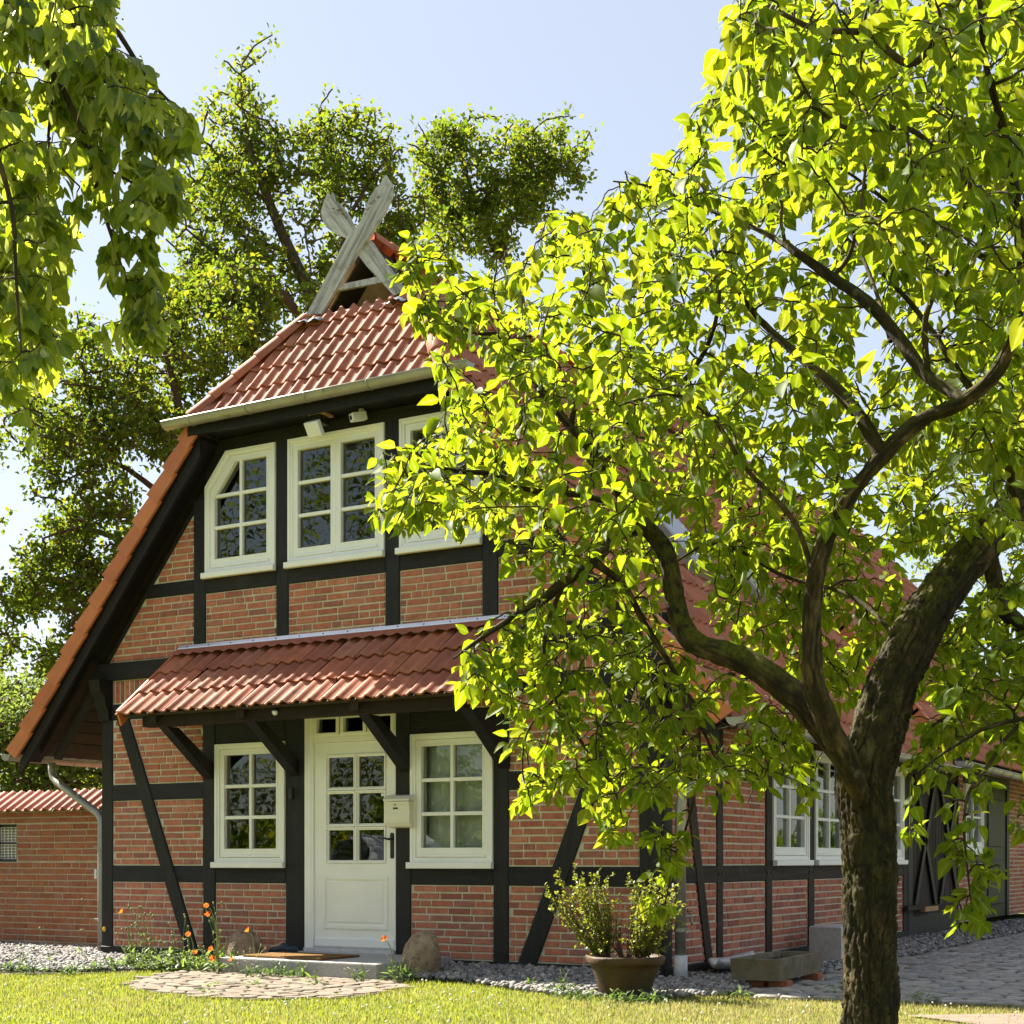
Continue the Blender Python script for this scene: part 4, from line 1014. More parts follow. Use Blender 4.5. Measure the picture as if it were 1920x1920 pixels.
# gravel
def ico():
    bm = bmesh.new(); bmesh.ops.create_icosphere(bm, subdivisions=1, radius=1); v = np.array([x.co[:] for x in bm.verts]); f = np.array([[q.index for q in p.verts] for p in bm.faces]); bm.free(); return v, f
IV, IF = ico()
def rot_rand(n):
    q = rng.normal(size=(n, 4)); q /= np.linalg.norm(q, axis=1)[:, None]; a, b, c, d = q.T
    return np.stack([np.stack([1-2*(c*c+d*d), 2*(b*c-a*d), 2*(b*d+a*c)], 1), np.stack([2*(b*c+a*d), 1-2*(b*b+d*d), 2*(c*d-a*b)], 1), np.stack([2*(b*d-a*c), 2*(c*d+a*b), 1-2*(b*b+c*c)], 1)], 1)
def gravel(polys, name, heap=None):
    pts = []
    for poly, dens in polys:
        x0 = min(p[0] for p in poly); x1 = max(p[0] for p in poly); y0 = min(p[1] for p in poly); y1 = max(p[1] for p in poly)
        k = int((x1-x0)*(y1-y0)*dens); x = rng.uniform(x0, x1, k); y = rng.uniform(y0, y1, k); m = in_poly(x, y, poly)
        P = np.stack([x[m], y[m], np.zeros(m.sum())], 1); px, py, D = proj_np(P); P = P[(px > -60) & (px < 1980) & (D > 2)]; pts.append(P)
    P = np.concatenate(pts); n = len(P); s = rng.uniform(.010, .024, n); s[rng.random(n) < .12] *= 1.5
    P[:, 2] = s*.35 + rng.uniform(0, .02, n)
    if heap is not None: P[:, 2] += heap(P)
    sc = s[:, None]*rng.uniform(.6, 1.25, (n, 3)); v = IV[None]*(1+rng.normal(0, .12, (n, len(IV), 1))); v = v*sc[:, None, :]
    v = np.einsum('nij,nkj->nki', rot_rand(n), v); v[:, :, 2] *= .75
    V = (v + P[:, None]).reshape(-1, 3); T = (IF[None] + (np.arange(n)*len(IV))[:, None, None]).reshape(-1, 3)
    o = np_mesh(name, V, T, M['gravel'], attrs=[('rnd', np.repeat(rng.random(n), len(IV)))], kind='stuff'); return o
gravel([([(-9, .9), (-6.4, .9), (-6.4, 0), (-3.8, 0), (-3.8, -.8), (-4.4, -1.2), (-5.0, -1.85), (-6.2, -2.3), (-9, -2.6)], 1300)], 'gravel')
gravel([(GRV[:6] + [(.95, -1.1), (.95, 1.5), (0, 1.5), (0, 0)], 1600), ([(0, 1.5), (.95, 1.5), (.95, 8), (0, 8)], 850), ([(0, 8), (.95, 8), (.95, 14), (0, 14)], 400)], 'gravel',
       lambda P: .05*np.exp(-((P[:, 1]+.1)**2)/.4)*(P[:, 0] < .0))

# grass
def grass():
    n0 = 270000; x = rng.uniform(-8.5, 5.2, n0); y = rng.uniform(-6.5, -.6, n0); P = np.stack([x, y, np.zeros(n0)], 1)
    px, py, D = proj_np(P); keep = (px > -150) & (px < 2070) & (D > 5.5)
    for poly, q in ((BED, .035), (PATH, .05), (GRV, .03), (YARD, .03)): keep &= ~(in_poly(x, y, poly) & (rng.random(n0) > q))
    keep &= ~(in_poly(x, y, SAND) & (rng.random(n0) > .12))
    fr = in_poly(x, y, [(-2.05, -.9), (-1.3, -1.0), (-.7, -1.35), (0, -1.7), (.55, -1.55), (.6, -1.9), (0, -2.0), (-.9, -1.7), (-1.6, -1.3)])
    # sparse blades creeping into bed edges
    edge = rng.random(n0) < .05
    x, y, D = x[keep], y[keep], D[keep]; n = len(x)
    pat = np.array([mnoise.noise(Vector((a*.7, b*.7, 3.1))) for a, b in zip(x, y)])
    dry = (rng.random(n) < np.clip(.16 + .55*pat, .03, .8)) | ((x > .3) & (rng.random(n) < np.clip((x-.1)*.55, 0, .8)))
    h = rng.uniform(.014, .036, n)*(1+.35*pat); h[rng.random(n) < .02] *= 1.8; wd = rng.uniform(.0018, .0034, n)
    th = rng.uniform(0, 2*np.pi, n); ln = rng.uniform(.15, .9, n)*h; dx, dy = np.cos(th), np.sin(th)
    B = np.stack([x, y, np.full(n, -.012)], 1); sd = np.stack([-dy, dx, 0*dx], 1)*wd[:, None]; tipd = np.stack([dx, dy, 0*dx], 1)
    a = B - sd; b = B + sd; c = B + tipd*(ln*.35)[:, None] + np.array([0, 0, 1])*(h*.62)[:, None]
    c1, c2 = c - sd*.75, c + sd*.75; t = B + tipd*ln[:, None] + np.array([0, 0, 1])*h[:, None]
    V = np.stack([a, b, c2, c1, t], 1).reshape(-1, 3); o = np.arange(n)*5
    T = np.concatenate([np.stack([o, o+1, o+2], 1), np.stack([o, o+2, o+3], 1), np.stack([o+3, o+2, o+4], 1)])
    mi = np.tile(dry.astype(int), 3)
    np_mesh('grass', V, T, [M['grass'], M['grass_dry']], attrs=[('rnd', np.repeat(rng.random(n), 5))], kind='stuff', midx=mi)
    # clover heads
    k = 260; i = rng.integers(0, n, k); P = np.stack([x[i], y[i], rng.uniform(.02, .045, k)], 1)
    v = IV[None]*rng.uniform(.006, .011, (k, 1, 1)); V = (v+P[:, None]).reshape(-1, 3); T = (IF[None]+(np.arange(k)*len(IV))[:, None, None]).reshape(-1, 3)
    np_mesh('clover_blossoms', V, T, M['petal_white'], kind='stuff')
grass()

# ------------------------------------------------------------------ things by the door
def put(o, label, cat, group=None): return tag(o, label, cat, group)
b = MB(); b.box((-3.75, -1.20, -.05), (-2.03, -.03, .132))
bm = bmesh.new(); me = bpy.data.meshes.new('doorstep'); me.from_pydata(b.V, [], b.F); bm.from_mesh(me); bmesh.ops.bevel(bm, geom=bm.edges[:], offset=.008, segments=2, affect='EDGES'); bm.to_mesh(me); bm.free()
put(link('doorstep', me, M['granite']), 'grey granite slab step below the white front door', 'doorstep')
def rnd_mesh(name, mat, fn, sub=4, smooth=True):
    bm = bmesh.new(); bmesh.ops.create_icosphere(bm, subdivisions=sub, radius=1)
    for v in bm.verts: v.co = fn(v.co.copy())
    me = bpy.data.meshes.new(name); bm.to_mesh(me); bm.free(); return link(name, me, M[mat], smooth=smooth)
def boulder(c, r, seed, label, tilt=0):
    def fn(v):
        n = mnoise.noise(v*1.3+Vector((seed, 0, 0)))*.16 + mnoise.noise(v*3+Vector((seed, 3, 0)))*.06 + mnoise.noise(v*9+Vector((seed, 0, 7)))*.03
        q = v*(1+n); q = Vector((q.x*r[0], q.y*r[1], q.z*r[2]*(1 if q.z > 0 else .9)))
        q.x += tilt*q.z; return q + Vector(c)
    o = rnd_mesh('boulder', 'boulder', fn, 4); put(o, label, 'boulder', 'boulders flanking the doorstep'); return o
p = on_z(776, 1833); boulder((p.x+.02, p.y+.10, .15), (.165, .17, .24), 3.3, 'tall rounded pinkish boulder at the right end of the granite doorstep', .04)
p = on_y(456, 1798, -.45); boulder((p.x, p.y, .14), (.17, .17, .20), 8.1, 'ochre lichened boulder at the left end of the granite doorstep', .05)
dm = MB(); q = [on_z(*k, .134) for k in ((527, 1799.5), (604, 1802), (668, 1795), (592, 1790))]
q = [Vector((-3.62, -1.02, .134)), Vector((-2.72, -1.05, .134)), Vector((-2.70, -.52, .134)), Vector((-3.60, -.50, .134))]
dm.chamfer(q, (0, 0, .02), .006); put(dm.build('doormat', M['coir']), 'brown coir doormat lying on the granite step', 'doormat')
# clog
cl = thing('clog', 'dark blue garden clog with tan lining on the left of the step', 'shoe', (-3.68, -.38, .134))
b = MB(); L = 12; cx, cy = -3.68, -.38; secs = []
for i in range(L+1):
    t = i/L; x = -.14 + .28*t; wv = .048*(1-.35*(2*t-1)**4)*(.82+.3*math.sin(t*3.0)); hgt = [.030, .05, .056, .058, .062, .076, .095, .088, .066, .060, .062, .064, .05][i]
    secs.append((x, max(wv, .02), hgt))
vs = []; K = 12; rotm = Matrix.Rotation(R(14), 3, 'Z')
for x, wv, h in secs:
    for k in range(K):
        th = 2*math.pi*k/K; vs.append(rotm @ Vector((x, wv*math.cos(th), h/2+h/2*math.sin(th))) + Vector((cx, cy, .136)))
b.add(vs, [(i*K+k, i*K+(k+1) % K, (i+1)*K+(k+1) % K, (i+1)*K+k) for i in range(L) for k in range(K)] + [tuple(reversed(range(K))), tuple(range(L*K, L*K+K))]); b.build('shoe_body', M['clog_blue'], cl, smooth=True)
b = MB(); b.tube([rotm @ Vector((x, 0, h+.001)) + Vector((cx, cy, .134)) for x, h in ((-.125, .036), (-.08, .055), (-.03, .062), (.0, .092), (.015, .088))], [.016, .026, .026, .022, .012], 8); b.build('lining', M['clog_tan'], cl, smooth=True)
# mailbox
mb = thing('mailbox', 'cream letterbox with curved front mounted on the black post right of the door', 'mailbox', (-2.585, -.02, 1.30))
prof = [(.02, 0), (.075, .012), (.10, .05), (.105, .10), (.10, .15), (.105, .20), (.118, .225), (.118, .24), (.02, .24)]
b = MB(); b.prism([Vector((-2.715, -n, 1.29+z)) for n, z in prof], (.265, 0, 0)); b.build('box_body', M['mailbox'], mb)
b = MB(); b.prism([Vector((-2.722, -n, 1.29+z)) for n, z in ((.018, .245), (.128, .245), (.130, .262), (.09, .292), (.018, .305))], (.28, 0, 0)); b.build('lid', M['mailbox'], mb)
b = MB(); b.box((-2.628, -.1065, 1.29+.172), (-2.575, -.100, 1.29+.186)); b.build('name_plate', M['plastic_black'], mb)
b = MB(); b.tube([(-2.60, -.10, 1.29+.212), (-2.60, -.122, 1.29+.212)], .008, 10); b.build('lock', M['zinc'], mb)
b = MB(); b.box((-2.455, -.03, 1.30), (-2.435, -.008, 1.58)); b.build('back_plate', M['mailbox'], mb)
# small fittings
def fit(o, label, cat): return tag(o, label, cat)
cam_t = thing('security_camera', 'white bullet security camera under the eave above the middle gable window', 'camera', (-2.93, -.16, 5.08))
b = MB(); b.tube([(-2.985, -.10, 5.17), (-2.985, -.10, 5.145)], .028, 12); b.tube([(-2.985, -.10, 5.145), (-2.975, -.13, 5.105)], .012, 8); b.build('mount', M['plastic_white'], cam_t, smooth=False)
dcm = (Vector((-3.06, -.24, 5.03)) - Vector((-2.97, -.06, 5.085))).normalized()
def obox(c, d, l, wdt, h):
    d = Vector(d).normalized(); s = d.cross(Vector((0, 0, 1))).normalized(); u = s.cross(d); b = MB(); c = Vector(c)
    a = [c - d*l/2 + s*i*wdt/2 + u*j*h/2 for i, j in ((-1, -1), (1, -1), (1, 1), (-1, 1))]; b.chamfer(a, d*l, .008); b.add(a, [(3, 2, 1, 0)]); return b
obox((-2.99, -.15, 5.085), dcm, .15, .075, .075).build('camera_body', M['plastic_white'], cam_t)
obox(Vector((-2.99, -.15, 5.085)) + dcm*.075, dcm, .012, .045, .045).build('lens', M['plastic_black'], cam_t)
fl_t = thing('floodlight', 'white square floodlight on a black bracket under the gable eave', 'floodlight', (-3.35, -.28, 5.05))
b = MB(); b.box((-3.50, -.26, 5.148), (-3.32, -.08, 5.166)); b.build('mounting_board', M['raw_wood'], fl_t)
b = MB(); b.box((-3.485, -.24, 5.07), (-3.36, -.10, 5.148)); b.build('bracket', M['plastic_black'], fl_t)
obox((-3.42, -.25, 5.01), (-.05, -.82, -.50), .05, .17, .145).build('lamp_head', M['plastic_white'], fl_t)
sn = thing('motion_sensor', 'small round white sensor under the porch roof edge above left window', 'sensor', (-3.47, -.74, 2.36))
b = MB(); b.lathe([(.004, -.03), (.018, -.026), (.027, -.008), (.028, .008)], (-3.47, -.755, 2.335), 14); b.build('dome', M['plastic_white'], sn, smooth=True)
b = MB(); b.lathe([(.029, .008), (.029, .02), (.02, .03)], (-3.47, -.755, 2.335), 14); b.build('cap', M['plastic_black'], sn, smooth=True)
kb = MB(); kb.chamfer([PF(u, z, .012) for u, z in rect(-3.895, -3.852, 1.58, 1.69)], PF(0, 0, .03), .008); kb.chamfer([PF(u, z, .042) for u, z in rect(-3.885, -3.862, 1.63, 1.675)], PF(0, 0, .006), .003)
fit(kb.build('doorbell', M['plastic_black']), 'small black doorbell box on the dark post left of the front door', 'doorbell')
ym = MB(); ym.lathe([(.026, 0), (.026, .006), (.006, .010)], (0, 0, 0), 14); ym.V = [(-6.355+v[0], -.012-v[2], .275+v[1]) for v in ym.V]
fit(ym.build('marker_disc', M['yellow']), 'round yellow marker disc low on the leftmost black corner post', 'marker')

# stone trough, block, carved bowl
tc = on_z(1461, 1841, .07); 
TR = thing('stone_trough', 'mossy rectangular stone trough raised on bricks beside the side wall', 'trough', (tc.x, tc.y, 0))
x1, y0 = tc.x, tc.y; xw, yl, h0, h1 = .40, 1.15, .07, .235
b = MB(); P_ = [(x1-xw, y0), (x1, y0+.03), (x1-.04, y0+yl), (x1-xw-.03, y0+yl-.02)]
inn = inset2(P_, .055); vs = [Vector((x, y, h0)) for x, y in inset2(P_, .012)] + [Vector((x, y, h1)) for x, y in P_] + [Vector((x, y, h1)) for x, y in inn] + [Vector((x, y, h1-.09)) for x, y in inset2(inn, .01)]
fs = [(3, 2, 1, 0), (12, 13, 14, 15)]
for i in range(4):
    j = (i+1) % 4; fs += [(i, j, 4+j, 4+i), (4+i, 4+j, 8+j, 8+i), (8+i, 8+j, 12+j, 12+i)]
b.add(vs, fs); b.build('basin', M['trough'], TR)
b = MB(); n = 9; vs = []
ii = inset2(inn, .002)
for i in range(n):
    for j in range(n):
        u, v = i/(n-1), j/(n-1); q = Vector((*ii[0], 0))*(1-u)*(1-v) + Vector((*ii[1], 0))*u*(1-v) + Vector((*ii[2], 0))*u*v + Vector((*ii[3], 0))*(1-u)*v
        vs.append((q.x, q.y, h1-.045 + random.uniform(-.012, .014)))
b.add(vs, [(i*n+j, (i+1)*n+j, (i+1)*n+j+1, i*n+j+1) for i in range(n-1) for j in range(n-1)]); b.build('soil', M['soil'], TR)
for k, (dx, dy) in enumerate(((-.02, .10), (-.22, .12), (-.06, .95))):
    b = MB(); b.box((x1+dx-.10, y0+dy, -.01), (x1+dx+.05, y0+dy+.12, .069)); put(b.build('brick_prop', M['brick_orange']), ['orange brick propping the near right corner of the stone trough', 'brick propping the near left corner of the stone trough', 'brick propping the far end of the stone trough'][k], 'brick', 'bricks under the trough')
bl0 = on_z(1462, 1782, .0); b = MB()
P_ = [(.24, 3.02), (.60, 2.92), (.74, 3.62), (.36, 3.74)]
b.chamfer([Vector((x, y, -.02)) for x, y in P_], (0, 0, .36), .012)
put(b.build('stone_block', M['granite_pale']), 'pale grey stone block standing behind the trough against the side wall', 'stone block')
bw = MB(); n = 16; m_ = 8; vs = []
for i in range(n+1):
    t = i/n; y = .55+1.05*t; hw = .10 + .07*math.sin(t*math.pi)**.7 - .035*math.exp(-((t-.5)/.12)**2); zz = .03 + .03*(abs(2*t-1)**2.2)
    for j in range(m_+1):
        s = j/m_*2-1; vs.append((.24 + s*hw, y - s*.10, zz + .07*abs(s)**2 + .01))
bw.add(vs, [(i*(m_+1)+j, (i+1)*(m_+1)+j, (i+1)*(m_+1)+j+1, i*(m_+1)+j+1) for i in range(n) for j in range(m_)])
o = bw.build('carved_bowl', M['granite_pale'], smooth=True); md = o.modifiers.new('thick', 'SOLIDIFY'); md.thickness = .03; md.offset = -1
put(o, 'long shallow grey carved bowl on the gravel between downpipe and trough', 'bowl')

# terracotta pot with shrubs
pc = on_z(1149, 1872); PC = Vector((pc.x, pc.y+.20, 0))
pot = thing('terracotta_pot', 'large mossy brown terracotta pot on gravel near the house corner', 'plant pot', PC)
mod = lambda th, z: 1 + .06*math.cos(4*th+.5)*min(1, z/.2) + .022*math.cos(8*th)*(1 if .02 < z < .24 else 0)
b = MB(); b.lathe([(.17, 0), (.185, .012), (.20, .06), (.222, .13), (.25, .20), (.262, .235), (.285, .24), (.292, .255), (.30, .285), (.292, .30), (.262, .298), (.255, .262), (.10, .255)], PC, 48, mod); b.build('pot_body', M['terracotta'], pot, smooth=True)
b = MB(); b.lathe([(.25, .0), (.14, .012), (.001, .02)], PC+Vector((0, 0, .258)), 20); b.build('soil', M['soil'], pot)

# ------------------------------------------------------------------ leaves, twigs, trees
def leaf_shape(kind):
    """returns verts (n,3) with the stalk end at 0, length 1 along x, z up; triangles; midrib attribute"""
    if kind in ('pear', 'linden', 'weed', 'bract'):
        if kind == 'pear': st_ = [(.0, .05), (.20, .285), (.46, .325), (.76, .17), (1., .0)]; curl, fold = .24, .30
        elif kind == 'linden': st_ = [(-.06, .16), (.10, .40), (.34, .455), (.60, .34), (.84, .11), (1., .0)]; curl, fold = .22, .22
        elif kind == 'bract': st_ = [(0, .03), (.2, .10), (.5, .125), (.8, .10), (1., .01)]; curl, fold = .28, .05
        else: st_ = [(0, .03), (.25, .13), (.5, .14), (.75, .09), (1., .0)]; curl, fold = .35, .2
        V, mid, T = [], [], []
        for x, w_ in st_:
            z = -curl*max(x, 0)**2
            V += [(x, -w_, z + fold*w_), (x, 0, z), (x, w_, z + fold*w_)]; mid += [0, 1, 0]
        n = len(st_)
        for i in range(n-1):
            a = i*3
            T += [(a, a+3, a+4), (a, a+4, a+1), (a+1, a+4, a+5), (a+1, a+5, a+2)]
        return np.array(V), np.array(T), np.array(mid, float)
    if kind == 'oak':
        V = [(0, 0, 0), (.3, -.2, .05), (.62, -.30, .02), (1, 0, -.15), (.62, .30, .02), (.3, .2, .05)]
        return np.array(V), np.array([(0, 1, 5), (1, 2, 4), (1, 4, 5), (2, 3, 4)]), np.zeros(6)
    V = [(0, 0, 0), (.5, -.27, .08), (1, 0, -.12), (.5, .27, .08)]
    return np.array(V), np.array([(0, 1, 2), (0, 2, 3)]), np.zeros(4)

def frames(D, N):
    D = D/np.linalg.norm(D, axis=1)[:, None]; S = np.cross(N, D); l = np.linalg.norm(S, axis=1)[:, None]; S = np.where(l > 1e-4, S/np.maximum(l, 1e-6), np.array([1, 0, 0]))
    N = np.cross(D, S); return np.stack([D, S, N], 2)       # columns
def put_leaves(P, D, N, S, kind, mat, parent, name_one='leaf', name_many='leaves', n_one=0, W=1.0, many_kind='stuff'):
    LV, LT, MID = leaf_shape(kind); Fm = frames(D, N); n = len(P)
    if n_one:
        px, py, dep = proj_np(P); vis = (px > -10) & (px < 1930) & (py > -10) & (py < 1930) & (dep > .5)
        order = np.argsort(np.where(vis, -(S/np.maximum(dep, .1)), 1e9)); ones = order[:n_one]; ones = ones[vis[ones]]
        me = bpy.data.meshes.new(name_one); me.from_pydata(LV.tolist(), [], LT.tolist()); me.materials.append(mat); me.shade_smooth()
        a = me.attributes.new('mid', 'FLOAT', 'POINT'); a.data.foreach_set('value', MID.astype(np.float32))
        for i in ones:
            f = Fm[i]*S[i]; link(name_one, me, None, parent, matrix=Matrix(((f[0, 0], f[0, 1]*W, f[0, 2], P[i, 0]), (f[1, 0], f[1, 1]*W, f[1, 2], P[i, 1]), (f[2, 0], f[2, 1]*W, f[2, 2], P[i, 2]), (0, 0, 0, 1))))
        m = np.ones(n, bool); m[ones] = False; P, Fm, S = P[m], Fm[m], S[m]; n = len(P)
    if n == 0: return None
    wv = rng.uniform(.85, 1.15, n)*W
    v = LV[None].repeat(n, 0)*S[:, None, None]; v[:, :, 1] *= wv[:, None]; v[:, :, 2] *= rng.uniform(-.4, 2.3, n)[:, None]
    V = (np.einsum('nij,nkj->nki', Fm, v) + P[:, None]).reshape(-1, 3)
    T = (LT[None] + (np.arange(n)*len(LV))[:, None, None]).reshape(-1, 3)
    return np_mesh(name_many, V, T, mat, parent, [('rnd', np.repeat(rng.random(n), len(LV))), ('mid', np.tile(MID, n))], smooth=True, kind=many_kind)

def spline(pts, step=.06):
    """Catmull-Rom through points (Vector4-like: xyz + radius)"""
    P = np.array(pts, float); out = []
    for i in range(len(P)-1):
        p0, p1, p2, p3 = P[max(i-1, 0)], P[i], P[i+1], P[min(i+2, len(P)-1)]
        k = max(2, int(np.linalg.norm(p2[:3]-p1[:3])/step))
        for j in range(k):
            t = j/k; out.append(.5*((2*p1) + (-p0+p2)*t + (2*p0-5*p1+4*p2-p3)*t*t + (-p0+3*p1-3*p2+p3)*t**3))
    out.append(P[-1]); return np.array(out)

def bark_tube(path, name, mat, parent, seg=14, rough=.08, groove=0., moss=0., kind=None, cell=30):
    """tapering limb with uneven, fissured bark as real relief"""
    P = path[:, :3]; Rr = path[:, 3]; n = len(P); V = np.zeros((n, seg, 3)); G = np.zeros((n, seg)); MS = np.zeros((n, seg))
    prev = None; s = 0
    for i in range(n):
        t = P[min(i+1, n-1)]-P[max(i-1, 0)]; t /= np.linalg.norm(t)+1e-9
        a = np.cross(t, (0, 0, 1.) if abs(t[2]) < .9 else (1., 0, 0)) if prev is None else prev - t*np.dot(prev, t)
        a /= np.linalg.norm(a)+1e-9; b = np.cross(t, a); prev = a
        if i: s += np.linalg.norm(P[i]-P[i-1])
        for k in range(seg):
            th = 2*math.pi*k/seg; d = a*math.cos(th)+b*math.sin(th); r = Rr[i]
            q = Vector((math.cos(th)*r*cell, math.sin(th)*r*cell, s*cell*.62)); qv = Vector((math.cos(th)*r*cell*.8, math.sin(th)*r*cell*.8, s*cell*.10))
            dr = rough*r*mnoise.noise(q*.12) + rough*.6*r*mnoise.noise(q*.35)
            if groove:
                wv_ = Vector((mnoise.noise(q*.8), mnoise.noise(q*.8+Vector((9, 0, 0))), mnoise.noise(q*.8+Vector((0, 9, 0)))))
                dd, _ = mnoise.voronoi(q + wv_*.9); e = dd[1]-dd[0]; g = max(0, 1-e/.13)*(.35+.65*min(1, max(0, .6+mnoise.noise(q*.3))))
                rv = 1-abs(mnoise.noise(qv*.9+wv_*.25)); g2 = max(0, (rv-.80)/.20)
                g = max(g, g2); dr += groove*(-g + .45*mnoise.noise(q*1.7) + .35*mnoise.noise(q*4.1)); G[i, k] = min(1, g*1.1)
            if moss: MS[i, k] = max(0, min(1, (d[2]+.15)*1.6))*moss*min(1, max(0, mnoise.noise(Vector(P[i]*2.2))+.75))
            V[i, k] = P[i] + d*(r+dr)
    i, k = np.meshgrid(np.arange(n-1), np.arange(seg), indexing='ij'); k2 = (k+1) % seg
    T = np.stack([i*seg+k, i*seg+k2, (i+1)*seg+k2, (i+1)*seg+k], 2).reshape(-1, 4)
    return np_mesh(name, V.reshape(-1, 3), T, mat, parent, [('groove', G.ravel()), ('moss', MS.ravel())], smooth=True, kind=kind)

class Twigs:
    """grow a net of twigs from limb points to target points, nearest first"""
    def __init__(s, limbs):
        s.P = np.concatenate([l[:, :3] for l in limbs]); s.r = np.concatenate([l[:, 3] for l in limbs]); s.paths = []
    def grow(s, targets, droop=.12, maxl=9, seg=7, rtip=.0022, start=None):
        d = np.min(np.linalg.norm(targets[:, None]-s.P[None, ::3], axis=2), 1); 
        for i in np.argsort(d):
            t = targets[i]; dist = np.linalg.norm(s.P-t, axis=1); j = int(np.argmin(dist + .15*(s.P[:, 2] > t[2]+.2))); L = dist[j]
            if L > maxl or L < .04: continue
            p = s.P[j]; up = np.array([0, 0, 1.]); side = rng.normal(0, .16, 3)*L
            c1 = p + (t-p)*.35 + up*L*droop*1.2 + side; c2 = p + (t-p)*.72 + up*L*droop + side*.5
            u = np.linspace(0, 1, seg)[:, None]; Q = (1-u)**3*p + 3*(1-u)**2*u*c1 + 3*(1-u)*u*u*c2 + u**3*t
            Q[1:-1] += rng.normal(0, .02, (seg-2, 3))*min(L, .5)
            r0 = min(s.r[j]*.75, .0035 + .0065*L + .001); rr = np.linspace(max(r0, rtip*1.3), rtip, seg)
            s.paths.append(np.concatenate([Q, rr[:, None]], 1)); s.P = np.concatenate([s.P, Q[1:]]); s.r = np.concatenate([s.r, rr[1:]])
    def mesh(s, name, mat, parent, seg=5, kind='stuff'):
        V, T, off = [], [], 0
        for Q in s.paths:
            n = len(Q); P = Q[:, :3]; t = np.gradient(P, axis=0); t /= np.linalg.norm(t, axis=1)[:, None]+1e-9
            a = np.cross(t, np.array([.3, .2, .93])); a /= np.linalg.norm(a, axis=1)[:, None]+1e-9; b = np.cross(t, a); th = np.arange(seg)*2*np.pi/seg
            v = P[:, None] + (a[:, None]*np.cos(th)[None, :, None] + b[:, None]*np.sin(th)[None, :, None])*Q[:, 3][:, None, None]; V.append(v.reshape(-1, 3))
            i, k = np.meshgrid(np.arange(n-1), np.arange(seg), indexing='ij'); k2 = (k+1) % seg
            T.append(off + np.stack([i*seg+k, i*seg+k2, (i+1)*seg+k2, (i+1)*seg+k], 2).reshape(-1, 4)); off += n*seg
        V = np.concatenate(V); return np_mesh(name, V, np.concatenate(T), mat, parent, [('groove', np.zeros(len(V))), ('moss', np.zeros(len(V)))], smooth=True, kind=kind)
    def leaf_sites(s, spacing, per, t0=.25):
        P, D = [], []
        for Q in s.paths:
            X = Q[:, :3]; seg = np.linalg.norm(np.diff(X, axis=0), axis=1); L = seg.sum(); k = max(3, int(L*(1-t0)/spacing)); cum = np.concatenate([[0], np.cumsum(seg)])
            for u in np.linspace(t0*L, L, k):
                j = min(len(seg)-1, np.searchsorted(cum, u)-1 if u > 0 else 0); j = max(j, 0); f = (u-cum[j])/max(seg[j], 1e-6); p = X[j]+(X[j+1]-X[j])*f; d = (X[j+1]-X[j])/max(seg[j], 1e-6)
                for _ in range(per): P.append(p); D.append(d)
        return np.array(P), np.array(D)

def crown_targets(masks, zones=(), gap=0., thr=0.):
    """masks: (polygon in the picture, number, depth near, depth far). Points are real 3-D positions in the crown"""
    out = []
    for poly, n, d0, d1 in masks:
        x0 = min(p[0] for p in poly); x1 = max(p[0] for p in poly); y0 = min(p[1] for p in poly); y1 = max(p[1] for p in poly); got = 0
        while got < n:
            k = 4*n; x = rng.uniform(x0, x1, k); y = rng.uniform(y0, y1, k); m = in_poly(x, y, poly); x, y = x[m], y[m]
            if gap: x, y = x + rng.normal(0, 20, len(x)), y + rng.normal(0, 20, len(y))
            for a, b in zip(x, y):
                if got >= n: break
                D = d0(a, b) if callable(d0) else rng.uniform(d0, d1)
                if gap and mnoise.noise(at(a, b, D)*gap) < thr: continue
                if any(in_poly([a], [b], z)[0] and D < lim for z, lim in zones): continue
                out.append(at(a, b, D)[:]); got += 1
    return np.array(out)
def limb(pts, step=.06):
    """(px, py, depth, radius) -> spline path"""
    return spline([(*at(a, b, d), r) for a, b, d, r in pts], step)
def rand_unit(n):
    v = rng.normal(size=(n, 3)); return v/np.linalg.norm(v, axis=1)[:, None]

